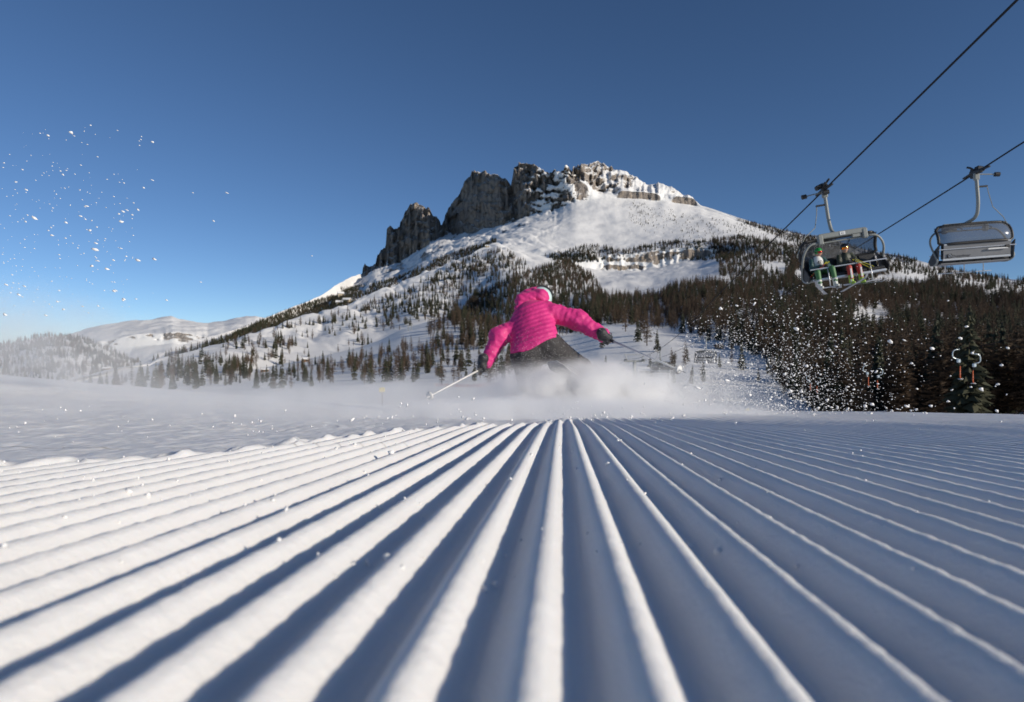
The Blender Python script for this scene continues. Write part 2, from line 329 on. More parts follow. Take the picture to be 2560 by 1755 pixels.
rock = np.maximum(rock, mottle * sstep(.02, .30, fbm((PXr * .91 - PYr * .41) / 42, (PXr * .41 + PYr * .91) / 8, 0, 3, 15) - .25 * sstep(kB - .9, kB - 1.8, PARAM)) * 1.05)
summit = sstep(kBm + .15, kBm + .5, PARAM) * sstep(K - 2, kS, PARAM) * sstep(1400, 1450, PXr) * sstep(1700, 1560, PXr)
rock = np.maximum(rock, summit * sstep(-.25, .25, fbm(PXr / 15 + PYr / 30, PYr / 11, 0, 3, 23) - .35 * sstep(1500, 1620, PXr)) * .98)
# relief
nd = Dr * 0.0042
bump = fbm(X / 190, Yw / 190, 0, 5, 61) * .9 + .5 * fbm(X / 45, Yw / 60, 0, 4, 62)
keep = sstep(4.0, 5.4, PARAM)
Z += bump * nd * (.25 + .75 * keep) * (1 - .75 * inwall) * (1 - .8 * sstep(kS - .6, kS, PARAM)) * (1 - .6 * sstep(8.8, 9.6, PARAM) * sstep(1200, 1320, PXr))
gul = np.abs(fbm((X + .35 * Yw) / 70, (Yw - .35 * X) / 260, 0, 4, 66))
Z -= keep * (1 - inwall) * (1 - sstep(kB - .5, kB, PARAM)) * Dr * .0035 * (1 - np.minimum(gul * 2.2, 1)) * sstep(1500, 1200, PXr)
flute = np.abs(fbm(PXr / 15, PYr / 80, 0, 4, 71)) * 1.2 + .7 * np.abs(vnoise(PXr / 48, PYr / 160, 0, 72)) + .35 * fbm(PXr / 7, PYr / 9, 0, 3, 73) + .5 * np.abs(vnoise(PXr / 6.5, PYr / 45, 0, 79))
flat = sstep(1120, 1150, PXr) * sstep(1275, 1240, PXr) * sstep(420, 460, PYr)      # the great smooth wall
cliffband = np.broadcast_to(sstep(1410, 1440, COLS), PARAM.shape) * sstep(kBm + .3, kBm, PARAM)
push = rock * (1 - .9 * mottle * (1 - inwall)) * (1 - .82 * cliffband) * (1 - lowband) * Dr * (.014 * flute * (1 - .72 * flat) + .006 * fbm(PXr / 30, PYr / 10, 0, 4, 74))
low = lowband * Dr * .0035 * (np.abs(vnoise(PXr / 17, 0, 0, 75)) * 1.5 + fbm(PXr / 8, PYr / 8, 0, 3, 76) * .5)
ray = np.stack([X, Yw], -1) / np.hypot(X, Yw)[..., None]
X = X + ray[..., 0] * (push + low); Yw = Yw + ray[..., 1] * (push + low)
Z += rock * np.maximum(inwall, lowband) * Dr * .0035 * fbm(PXr / 9, PYr / 6, 0, 3, 78) * (1 - sstep(kS - .3, kS, PARAM) * .6)
TV = np.stack([X, Yw, Z], -1)
def tersheet(name, r0, r1, mat):
    nr = r1 - r0; nc = len(COLS)
    a = np.arange(nr * nc).reshape(nr, nc)
    Fq = np.stack([a[:-1, :-1], a[:-1, 1:], a[1:, 1:], a[1:, :-1]], -1).reshape(-1, 4)
    me = mesh_np(name, TV[r0:r1].reshape(-1, 3), Fq, [mat]); fattr(me, 'rock', rock[r0:r1])
    return tag(link(name, me), kind='structure')
cut = int(sum(ns[:9])); cut2 = int(sum(ns[:4]))
MT = mat_terrain('mountain_snow_and_rock'); MT2 = mat_terrain('slope_snow', warm=(.36, .27, .17), nscale=2.5)
tersheet('valley_floor', 0, cut2 + 1, MT2); tersheet('foothills', cut2, cut + 1, MT2); tersheet('mountain', cut, TV.shape[0], MT)

# far plateau and the wooded hill on the left horizon
def farsheet(name, curves_, mat, amp, px0, px1, step=4, n=26, rk=None, seed=0):
    cols = np.arange(px0, px1, step); R = []
    for (a, da), (b, db) in zip(curves_[:-1], curves_[1:]):
        pa = np.interp(cols, *np.array(a).T); pb = np.interp(cols, *np.array(b).T)
        for j in range(n): t = j / n; R.append((pa * (1 - t) + pb * t, np.full(len(cols), da * (1 - t) + db * t)))
    a, da = curves_[-1]; R.append((np.interp(cols, *np.array(a).T), np.full(len(cols), float(da))))
    py = np.stack([r[0] for r in R]); d = np.stack([r[1] for r in R]); px = np.broadcast_to(cols, py.shape)
    x = (px - CX) / F * d; z = CZ + (CY - py) / F * d
    z = z + amp * fbm(x / (amp * 14), d / (amp * 14), 0, 5, seed)
    rkv = np.zeros_like(py) if rk is None else rk(px, py)
    y = d + rkv * amp * 1.1 * np.abs(fbm(px / 14, py / 40, 0, 4, seed + 3))
    a = np.arange(py.size).reshape(py.shape)
    Fq = np.stack([a[:-1, :-1], a[:-1, 1:], a[1:, 1:], a[1:, :-1]], -1).reshape(-1, 4)
    V = np.stack([x, y, z], -1)
    me = mesh_np(name, V.reshape(-1, 3), Fq, [mat]); fattr(me, 'rock', rkv)
    return tag(link(name, me), kind='structure'), V
plat_sky = [(-300, 880), (0, 862), (120, 850), (200, 832), (215, 825), (250, 815), (300, 808), (340, 803), (380, 798), (415, 792), (430, 790), (450, 794), (490, 800), (520, 803), (560, 799), (590, 791), (615, 788), (640, 789), (700, 800), (800, 830)]
lift = lambda pts, k: [(a, b + k) for a, b in pts]
MF = mat_terrain('plateau_snow', nscale=.5)
farsheet('far_plateau', [(lift(plat_sky, 190), 3400), (lift(plat_sky, 62), 4740), (lift(plat_sky, 34), 4800), (lift(plat_sky, 12), 5600), (plat_sky, 6500), (lift(plat_sky, 60), 7500)], MF, 26, -300, 800,
         rk=lambda px, py: sstep(20, 38, py - np.interp(px, *np.array(plat_sky).T)) * sstep(66, 56, py - np.interp(px, *np.array(plat_sky).T)) * sstep(.0, .3, fbm(px / 40, py / 20, 0, 3, 4) + .3) * .95, seed=81)
hill_sky = [(-300, 862), (0, 862), (35, 856), (60, 848), (120, 842), (170, 842), (200, 848), (240, 866), (300, 890), (380, 912), (450, 940)]
_, HILLV = farsheet('wooded_hill', [(lift(hill_sky, 150), 700), (lift(hill_sky, 40), 1300), (hill_sky, 1900), (lift(hill_sky, 60), 2400)], MF, 9, -300, 450, seed=91)
# ------------------------------------------------------------------ trees
def tube_np(pts, rad, nside=6, cap=True):
    pts = [Vector(p) for p in pts]; n = len(pts)
    if not hasattr(rad, '__len__'): rad = [rad] * n
    V = []; Fq = []
    up = None
    for i in range(n):
        d = (pts[min(i + 1, n - 1)] - pts[max(i - 1, 0)]).normalized()
        if up is None:
            up = Vector((0, 0, 1)) if abs(d.z) < .9 else Vector((1, 0, 0))
        a = d.cross(up).normalized(); b = a.cross(d).normalized(); up = b
        for k in range(nside):
            w = 2 * math.pi * (k + .5) / nside
            V.append(pts[i] + (a * math.cos(w) + b * math.sin(w)) * rad[i])
    for i in range(n - 1):
        for k in range(nside):
            k2 = (k + 1) % nside
            Fq.append((i * nside + k, i * nside + k2, (i + 1) * nside + k2, (i + 1) * nside + k))
    if cap:
        Fq.append(tuple(range(nside - 1, -1, -1))); Fq.append(tuple((n - 1) * nside + k for k in range(nside)))
    return V, Fq
class MB:
    """collects shapes, with a material index per face"""
    def __init__(s): s.V = []; s.F = []; s.M = []
    def put(s, V, Fq, m=0):
        o = len(s.V); s.V += [tuple(v) for v in V]; s.F += [tuple(i + o for i in f) for f in Fq]; s.M += [m] * len(Fq); return s
    def tube(s, pts, r, n=6, m=0): return s.put(*tube_np(pts, r, n), m)
    def box(s, c, sz, R=None, m=0, bev=0.0):
        c = Vector(c); hx, hy, hz = [v / 2 for v in sz]; V = []
        if bev:
            for x in (-1, 1):
                for y in (-1, 1):
                    for z in (-1, 1):
                        V += [(x * hx, y * (hy - bev), z * (hz - bev)), (x * (hx - bev), y * hy, z * (hz - bev)), (x * (hx - bev), y * (hy - bev), z * hz)]
            I = lambda x, y, z, k: ((x * 2 + y) * 2 + z) * 3 + k
            Fq = []
            for x in (0, 1): Fq.append([I(x, 0, 0, 0), I(x, 1, 0, 0), I(x, 1, 1, 0), I(x, 0, 1, 0)][::1 if x else -1])
            for y in (0, 1): Fq.append([I(0, y, 0, 1), I(1, y, 0, 1), I(1, y, 1, 1), I(0, y, 1, 1)][::-1 if y else 1])
            for z in (0, 1): Fq.append([I(0, 0, z, 2), I(1, 0, z, 2), I(1, 1, z, 2), I(0, 1, z, 2)][::1 if z else -1])
            for y in (0, 1):
                for z in (0, 1): Fq.append([I(0, y, z, 1), I(1, y, z, 1), I(1, y, z, 2), I(0, y, z, 2)])
            for x in (0, 1):
                for z in (0, 1): Fq.append([I(x, 0, z, 0), I(x, 1, z, 0), I(x, 1, z, 2), I(x, 0, z, 2)])
            for x in (0, 1):
                for y in (0, 1): Fq.append([I(x, y, 0, 0), I(x, y, 1, 0), I(x, y, 1, 1), I(x, y, 0, 1)])
            for x in (0, 1):
                for y in (0, 1):
                    for z in (0, 1): Fq.append([I(x, y, z, 0), I(x, y, z, 1), I(x, y, z, 2)])
        else:
            V = [(x * hx, y * hy, z * hz) for x in (-1, 1) for y in (-1, 1) for z in (-1, 1)]
            Fq = [(0, 1, 3, 2), (4, 6, 7, 5), (0, 4, 5, 1), (2, 3, 7, 6), (0, 2, 6, 4), (1, 5, 7, 3)]
        V = [Vector(v) for v in V]
        if R is not None: V = [R @ v for v in V]
        return s.put([v + c for v in V], Fq, m)
    def cyl(s, a, b, r, n=12, m=0): return s.put(*tube_np([a, b], r, n), m)
    def mesh(s, name, mats, smooth=False):
        me = bpy.data.meshes.new(name); me.from_pydata(s.V, [], s.F); me.update()
        for m in (mats if isinstance(mats, (list, tuple)) else [mats]): me.materials.append(m)
        me.polygons.foreach_set('material_index', np.asarray(s.M, dtype=np.int32))
        if smooth: me.polygons.foreach_set('use_smooth', np.ones(len(s.F), dtype=bool))
        return me
    def obj(s, name, mats, parent=None, smooth=False): return link(name, s.mesh(name, mats, smooth), parent)

def mat_leaf(name, c1, c2, transl=0.0):
    m, n, l, b = newmat(name)
    oi = n.new('ShaderNodeObjectInfo'); g = n.new('ShaderNodeNewGeometry')
    nz = n.new('ShaderNodeTexNoise'); nz.inputs['Scale'].default_value = .9; nz.inputs['Detail'].default_value = 4
    l.new(g.outputs['Position'], nz.inputs['Vector'])
    ad = n.new('ShaderNodeMath'); ad.operation = 'MULTIPLY_ADD'; ad.inputs[1].default_value = .5; l.new(oi.outputs['Random'], ad.inputs[0]); l.new(nz.outputs['Fac'], ad.inputs[2])
    cr = n.new('ShaderNodeValToRGB'); cr.color_ramp.elements[0].position = .35; cr.color_ramp.elements[1].position = 1.0
    cr.color_ramp.elements[0].color = (*c1, 1); cr.color_ramp.elements[1].color = (*c2, 1)
    l.new(ad.outputs[0], cr.inputs[0]); l.new(cr.outputs[0], b.inputs['Base Color'])
    b.inputs['Roughness'].default_value = .75; b.inputs['Specular IOR Level'].default_value = .2
    return m
M_SPR = mat_leaf('spruce_needles', (.030, .038, .024), (.062, .060, .034))
M_LAR = mat_leaf('larch_twigs', (.070, .050, .036), (.135, .092, .060))
M_BARK = plain('tree_bark', (.075, .055, .042), .9, scale=3)

def conifer(kind, seed, tiers, blades, twigs, Rr):
    r_ = random.Random(seed); V = []; T = []
    lean = [r_.uniform(-.03, .03) for _ in range(4)]
    lop = r_.uniform(0, 6.28); lopk = r_.uniform(0, .28)
    for i in range(tiers):
        f = (i + r_.uniform(-.4, .4)) / tiers
        z = .07 + .92 * f if kind == 's' else .14 + .85 * f
        if kind == 's': rr = Rr * (max(1 - f, 0) ** .8 * (.55 + .45 * min(1, f * 9)) + .012)
        else: rr = Rr * (max(1 - f, 0) ** .62 * (.5 + .5 * min(1, f * 4)) + .014)
        z0 = z; nb = max(4, int(blades * (1 - f * .45)))
        a0 = r_.uniform(0, 6.28)
        for k in range(nb):
            a = a0 + 6.283 * k / nb + r_.uniform(-.3, .3); L = rr * r_.uniform(.62, 1.18) * (1 + lopk * math.cos(a - lop))
            if r_.random() < .07: continue
            z = z0 + r_.uniform(-.035, .035) * (1 if twigs > 4 else .3)
            ca, sa = math.cos(a), math.sin(a)
            if kind == 's':
                dz = -L * r_.uniform(.25, .6); up = L * .10
                w = L * r_.uniform(.20, .34) + .004; o = len(V)
                V += [(0, 0, z + .012), (ca * L * .5 - sa * w, sa * L * .5 + ca * w, z + dz * .42 - .010), (ca * L, sa * L, z + dz + up), (ca * L * .5 + sa * w, sa * L * .5 - ca * w, z + dz * .42 - .010),
                      (ca * L * .55, sa * L * .55, z + dz * .3 + .016), (ca * L * .7, sa * L * .7, z + dz * .8 - .035 * (1 - f))]
                T += [(o, o + 1, o + 4), (o, o + 4, o + 3), (o + 1, o + 2, o + 4), (o + 4, o + 2, o + 3), (o + 4, o + 5, o + 2)]
                for _ in range(twigs):
                    t = r_.uniform(.3, 1.0); s = r_.choice((-1, 1)); x = ca * L * t; y = sa * L * t; zz = z + dz * t
                    l2 = L * r_.uniform(.16, .30); o = len(V); th = l2 * .3
                    V += [(x, y, zz + th * .4), (x + (ca * .7 - sa * s) * l2, y + (sa * .7 + ca * s) * l2, zz - l2 * r_.uniform(.1, .6)), (x + ca * l2 * .4, y + sa * l2 * .4, zz - th)]
                    T += [(o, o + 1, o + 2)]
            else:
                dz = L * r_.uniform(-.12, .28); w = .0035 + L * .018; o = len(V)
                V += [(0, 0, z - w), (0, 0, z + w), (ca * L, sa * L, z + dz)]; T += [(o, o + 1, o + 2)]
                for _ in range(twigs):
                    t = r_.uniform(.18, 1.0); s = r_.choice((-1, 1)); x = ca * L * t; y = sa * L * t; zz = z + dz * t
                    l2 = L * r_.uniform(.14, .34) + .006; o = len(V); th = (l2 * .16 + .002) * (.45 if twigs > 20 else 1)
                    V += [(x, y, zz - th), (x + (ca * .6 - sa * s) * l2, y + (sa * .6 + ca * s) * l2, zz + l2 * r_.uniform(-.7, .35)), (x + ca * th * 1.5, y + sa * th * 1.5, zz + th)]
                    T += [(o, o + 1, o + 2)]
    sway = lambda v: (v[0] + lean[0] * v[2] ** 2, v[1] + lean[1] * v[2] ** 2, v[2])
    V = [sway(v) for v in V]
    tr = [sway((0, 0, zz)) for zz in (-.04, .25, .6, .99)]
    return V, T, tr
def tree_meshes(kind, seed, near=False):
    if kind == 's': V, T, tr = conifer('s', seed, 30 if near else 19, 11 if near else 8, 5 if near else 1, random.Random(seed).uniform(.15, .21)); leaf = M_SPR
    else: V, T, tr = conifer('l', seed, 34 if near else 22, 9 if near else 7, 30 if near else 7, random.Random(seed).uniform(.15, .22)); leaf = M_LAR
    tV, tF = tube_np(tr, [.016, .012, .007, .001] if kind == 's' else [.014, .011, .007, .001], 6)
    if near:
        return MB().put(V, T).mesh('crown', leaf), MB().put(tV, tF).mesh('trunk', M_BARK, True)
    return MB().put(V, T, 0).put(tV, tF, 1).mesh({'s': 'spruce_tree', 'l': 'larch_tree'}[kind], [leaf, M_BARK])
PROTO = {k: [tree_meshes(k, 100 * i + (7 if k == 's' else 57)) for i in range(6)] for k in 'sl'}
NEAR = {k: [tree_meshes(k, 900 + 100 * i + (3 if k == 's' else 33), True) for i in range(3)] for k in 'sl'}

def inpoly(x, y, poly):
    r = np.zeros(x.shape, bool); n = len(poly)
    for i in range(n):
        x1, y1 = poly[i]; x2, y2 = poly[(i + 1) % n]
        c = ((y1 > y) != (y2 > y)) & (x < (x2 - x1) * (y - y1) / (y2 - y1 + 1e-9) + x1); r ^= c
    return r
# where trees stand (photo outline of each stand), how dense, share of larches, height in metres, clumpiness, rows allowed
STANDS = [
    ([(560, 850), (650, 806), (760, 762), (835, 740), (900, 760), (800, 790), (640, 838), (500, 880), (380, 905), (330, 920)], 1.5, .25, 12, .25, 8.5, 99),
    ([(850, 722), (930, 712), (1010, 688), (1100, 645), (1240, 596), (1240, 612), (1000, 712), (860, 760)], 1.2, .25, 12, .4, 8.5, 99),
    ([(960, 760), (1000, 735), (1120, 670), (1200, 632), (1270, 625), (1320, 660), (1290, 720), (1180, 800), (1060, 806), (960, 830)], .8, .35, 14, .7, 4, 8.9),
    ([(1120, 800), (1280, 690), (1420, 652), (1480, 690), (1520, 745), (1480, 830), (1380, 850), (1280, 840), (1150, 870)], 1.5, .5, 13, .35, 1, 8.9),
    ([(1480, 742), (1640, 742), (1710, 708), (1850, 716), (1960, 700), (1980, 650), (2150, 655), (2600, 745), (2760, 800), (2760, 1100), (2100, 1060), (1960, 925), (1800, 860), (1660, 824), (1560, 812), (1480, 815)], 2.6, .62, 13, .12, 1, 8.9),
    ([(1360, 640), (1480, 612), (1560, 628), (1660, 604), (1800, 604), (1830, 650), (1760, 652), (1540, 652), (1400, 662)], .9, .3, 12, .55, 6, 10),
    ([(1780, 600), (1860, 590), (2000, 620), (2100, 630), (2130, 660), (1980, 700), (1860, 720), (1800, 690)], 1.2, .45, 13, .4, 5, 10),
    ([(1580, 500), (1740, 540), (1900, 566), (2120, 612), (2120, 640), (1900, 600), (1760, 600), (1640, 590), (1560, 560)], .10, .2, 8, .75, 8, 12.4),
    ([(1840, 550), (1960, 575), (2140, 618), (2600, 710), (2760, 760), (2760, 800), (2100, 660), (1960, 600)], 1.1, .5, 12, .45, 8, 13.4),
    ([(380, 920), (640, 840), (900, 765), (980, 740), (1060, 800), (1000, 830), (900, 870), (700, 915), (540, 920), (400, 960)], .5, .4, 14, .85, 3.2, 8.9),
    ([(140, 985), (300, 950), (420, 925), (560, 900), (640, 900), (620, 960), (420, 985)], 1.0, .35, 11, .45, 1.4, 8.9),
    ([(600, 985), (690, 930), (820, 905), (960, 880), (1120, 855), (1300, 870), (1300, 960), (900, 1000)], .85, .6, 10, .5, 1.4, 4.5),
    ([(1060, 830), (1140, 795), (1290, 800), (1300, 880), (1100, 870)], .7, .55, 15, .4, 2, 8.9),
    ([(1550, 830), (1600, 815), (1645, 870), (1640, 885), (1560, 880)], .5, .85, 16, .2, 1, 6),
    ([(1490, 860), (1530, 860), (1530, 878), (1490, 878)], .5, .9, 15, .1, 1, 6),
    ([(1660, 905), (1730, 905), (1735, 950), (1655, 950)], .5, .7, 9, .3, 1, 6),
    ([(1790, 912), (1930, 905), (1980, 960), (1800, 950)], .45, .5, 10, .3, 1, 6),
    ([(1620, 935), (1760, 935), (1760, 970), (1620, 970)], .5, .7, 6, .3, 1, 6),
]
GAPS = [(2185, 800, 48, 26), (2250, 700, 75, 16), (2330, 660, 40, 12), (2420, 716, 60, 9), (2500, 735, 60, 9), (2020, 690, 40, 16), (1960, 740, 30, 9), (2120, 655, 30, 9), (2290, 770, 40, 9), (1940, 670, 30, 12), (1860, 790, 40, 8)]
cc = .25 * (TV[:-1, :-1] + TV[1:, :-1] + TV[:-1, 1:] + TV[1:, 1:])
cpx = CX + F * cc[..., 0] / cc[..., 1]; cpy = CY - F * (cc[..., 2] - CZ) / cc[..., 1]
vpx = CX + F * TV[..., 0] / TV[..., 1]; vpy = CY - F * (TV[..., 2] - CZ) / TV[..., 1]
area = np.abs((vpx[:-1, 1:] - vpx[:-1, :-1]) * (vpy[:-1, :-1] - vpy[1:, :-1])) * ((vpy[:-1, :-1] - vpy[1:, :-1]) > .02)
cpar = PARAM[:-1, :-1]
trees = []   # x,y,z,height,kind
clump = fbm(cc[..., 0] / 34, cc[..., 1] / 34, 0, 3, 301) * .8 + .6 * fbm(cpx / 60, cpy / 24, 0, 3, 302)
for si, (poly, dens, larch, H, cl, r0, r1) in enumerate(STANDS):
    m = inpoly(cpx, cpy, poly) & (cpar >= r0) & (cpar <= r1) & (rock[:-1, :-1] < .35)
    for ex, ey, ew, eh in GAPS: m &= ~(((cpx - ex) / ew) ** 2 + ((cpy - ey) / eh) ** 2 < 1 + .5 * clump)
    h = H * F / cc[..., 1]
    gate = sstep(-.25 + cl * .5, .15 + cl * .5, clump) * cl + (1 - cl)
    w = np.where(m, area * dens * gate / (.15 * h * h * .30), 0)
    n = int(w.sum()); n = min(n, 12000)
    if n == 0: continue
    idx = RNG.choice(w.size, n, p=(w / w.sum()).ravel()); ii, jj = np.unravel_index(idx, w.shape)
    a, b = RNG.random(n), RNG.random(n)
    p = (TV[ii, jj] * ((1 - a) * (1 - b))[:, None] + TV[ii + 1, jj] * (a * (1 - b))[:, None] + TV[ii, jj + 1] * ((1 - a) * b)[:, None] + TV[ii + 1, jj + 1] * (a * b)[:, None])
    lk = larch + .35 * vnoise(p[:, 0] / 60, p[:, 1] / 60, 0, 310)
    for q in range(n):
        hh = H * (0.42 + .72 * random.random() ** .9)
        trees.append((p[q, 0], p[q, 1], p[q, 2] - .02 * hh, hh, 'l' if random.random() < lk[q] else 's', si))
# the close wood on the right, down to the edge of the piste
rr_ = random.Random(5)
for _ in range(1300):
    d = 78 + 240 * rr_.random() ** 1.3; px = rr_.uniform(1930, 2900)
    if px < 1930 + max(0, 160 - d) * 1.6 or abs(px - 2185) < 40: continue
    col = int((px - COLS[0]) / 2.6)
    if col >= len(COLS) - 1: continue
    rws = np.searchsorted(Dr[:int(sum(ns[:7])), col], d)
    p = TV[min(rws, TV.shape[0] - 2), col]; x = (px - CX) / F * d
    hh = rr_.uniform(5, 13); trees.append((x + rr_.uniform(-1, 1), d, p[2] - .3, hh, 'l' if rr_.random() < .72 else 's', 50))
# single trees one can point at: (px of stem, py of foot, height px, kind)
SINGLES = [(1514, 905, 22, 's'), (290, 962, 62, 's'), (468, 958, 62, 's'), (500, 905, 40, 's'), (345, 965, 48, 's'), (265, 968, 50, 's'), (695, 858, 34, 's'), (400, 965, 55, 's'), (435, 968, 36, 's'), (1690, 898, 28, 'l'), (1717, 905, 44, 's'), (2060, 600, 14, 's')]
def ground_at(px, py):
    """terrain point whose projection is nearest to a photo pixel (nearest surface wins)"""
    d = np.hypot(cpx - px, cpy - py) + np.where(area > 0, 0, 50); d = np.where(cpar < .8, 99, d)
    ok = d < 6
    if not ok.any(): i = np.unravel_index(np.argmin(d), d.shape)
    else: i = np.unravel_index(np.argmin(np.where(ok, cc[..., 1] + d * 3, 1e9)), d.shape)
    return cc[i]
for px, py, hp, k in SINGLES:
    p = ground_at(px, py); trees.append((p[0], p[1], p[2] - .1, hp * p[1] / F, k, 99))
print('trees', len(trees))
TA = np.array([(t[0], t[1], t[2], t[3], 0 if t[4] == 's' else 1, t[5]) for t in trees])
tpx = CX + F * TA[:, 0] / TA[:, 1]; size = TA[:, 3] / TA[:, 1]; ttop = CY - F * (TA[:, 2] + TA[:, 3] - CZ) / TA[:, 1]
order = np.argsort(-size * ((tpx > -30) & (tpx < 2590) & (ttop < 1020)) - 1e3 * (TA[:, 5] == 99))
singles = set(order[:300].tolist()); near_ids = set([i for i in order[:60].tolist() if size[i] * F > 70][:46])
BANDS = [(230, 'at the far left foot of the slope'), (420, 'on the left slope, left of the low hut'), (640, 'on the left slope beside the low hut'), (800, 'on the left slope near the upper hut'), (1000, 'on the left slope under the snow knoll'), (1210, 'left of the skier'), (1400, 'straight behind the skier'), (1560, 'at the snowfield edge behind the right ski pole'),
         (1700, 'at the snowfield edge behind the distant chairs'), (1900, 'beside the brown cabin'), (2030, 'in the wood left of the occupied chair'), (2120, 'in the wood under the green rider'), (2200, 'in the wood under the olive rider'), (2290, 'in the wood between the two near chairs'), (2380, 'in the wood under the empty chair'), (2450, 'in the wood behind the nearest drag lift platters'), (2520, 'in the wood just right of the nearest platters'), (9999, 'in the wood at the right edge')]
def region(px):
    for b, t in BANDS:
        if px < b: return t, t
firsts = {'s': {}, 'l': {}}; WORD = {'s': ('spruce_tree', 'dark green spruce'), 'l': ('larch_tree', 'bare brown larch')}
for i in order[:300]:
    x, y, z, h, k, st = TA[i]; k = 'sl'[int(k)]; rr = random.uniform(0, 6.28); v = random.randrange(6)
    wd, rg = region(tpx[i])
    if i in near_ids:
        o = empty(WORD[k][0], (x, y, z), rr); c, t = NEAR[k][v % 3]
        link('crown', c, o); link('trunk', t, o)
        lab = f'large {WORD[k][1]} {wd}'; grp = f'large {WORD[k][1]} trees {rg}'
    else:
        o = link(WORD[k][0], PROTO[k][v]); o.location = (x, y, z); o.rotation_euler = (0, 0, rr)
        firsts[k].setdefault(v, o); sw = 'tall' if size[i] * F > 75 else ('medium' if size[i] * F > 52 else 'small'); lab = f'{sw} {WORD[k][1]} {wd}'; grp = f'{sw} {WORD[k][1]} trees {rg}'
    s = random.uniform(.85, 1.2) * h; o.scale = (s, s, h)
    if st == 99 and abs(tpx[i] - 1514) < 4: lab, grp = 'small round spruce alone on the open snowfield beside the skier', None
    tag(o, lab, 'tree', grp)
# everything else in the woods: one mass per kind, instanced from the trees above
def forest(name, k, P3, S, label):
    me = bpy.data.meshes.new(name); me.vertices.add(len(P3)); me.vertices.foreach_set('co', P3.astype(np.float32).ravel()); me.update()
    fattr(me, 'hh', S); fattr(me, 'rot', RNG.random(len(P3)) * 6.28); fattr(me, 'wid', S * (.82 + .45 * RNG.random(len(P3))))
    ia = me.attributes.new('pick', 'INT', 'POINT'); ia.data.foreach_set('value', RNG.integers(0, 6, len(P3)).astype(np.int32))
    o = link(name, me); tag(o, label, 'forest', kind='stuff')
    ng = bpy.data.node_groups.new(name, 'GeometryNodeTree'); ng.interface.new_socket('Geometry', in_out='INPUT', socket_type='NodeSocketGeometry'); ng.interface.new_socket('Geometry', in_out='OUTPUT', socket_type='NodeSocketGeometry')
    N, L = ng.nodes, ng.links; gi, go = N.new('NodeGroupInput'), N.new('NodeGroupOutput')
    jn = N.new('GeometryNodeJoinGeometry')
    for v, fo in firsts[k].items():
        oi = N.new('GeometryNodeObjectInfo'); oi.inputs['Object'].default_value = fo; oi.inputs['As Instance'].default_value = True; oi.transform_space = 'ORIGINAL'
        L.new(oi.outputs['Geometry'], jn.inputs[0])
    ip = N.new('GeometryNodeInstanceOnPoints'); ip.inputs['Pick Instance'].default_value = True
    def na(nm, ty):
        a = N.new('GeometryNodeInputNamedAttribute'); a.data_type = ty; a.inputs[0].default_value = nm; return a.outputs[0]
    cs = N.new('ShaderNodeCombineXYZ'); w_ = na('wid', 'FLOAT'); L.new(w_, cs.inputs[0]); L.new(w_, cs.inputs[1]); L.new(na('hh', 'FLOAT'), cs.inputs[2])
    cr = N.new('ShaderNodeCombineXYZ'); L.new(na('rot', 'FLOAT'), cr.inputs[2])
    L.new(gi.outputs[0], ip.inputs['Points']); L.new(jn.outputs[0], ip.inputs['Instance']); L.new(na('pick', 'INT'), ip.inputs['Instance Index'])
    L.new(cr.outputs[0], ip.inputs['Rotation']); L.new(cs.outputs[0], ip.inputs['Scale']); L.new(ip.outputs[0], go.inputs[0])
    md = o.modifiers.new('forest', 'NODES'); md.node_group = ng
    return o
rest = np.array([i for i in range(len(TA)) if i not in singles])
# woods on the far-left hill
hc = HILLV[10:54]; hv = hc.reshape(-1, 3); pick = RNG.choice(len(hv), 2600)
hillp = hv[pick] + np.stack([RNG.normal(0, 6, 2600), RNG.normal(0, 8, 2600), np.zeros(2600)], -1)
for k, kk, lb in (('s', 0, 'mass of dark spruces covering the slopes of the mountain'), ('l', 1, 'mass of brown leafless larches covering the slopes of the mountain')):
    r = rest[TA[rest, 4] == kk]; P3 = TA[r, :3]; S = TA[r, 3]
    hp = hillp[kk::2]; P3 = np.concatenate([P3, hp]); S = np.concatenate([S, RNG.uniform(11, 19, len(hp))])
    forest(WORD[k][0].split('_')[0] + '_forest', k, P3, S, lb)
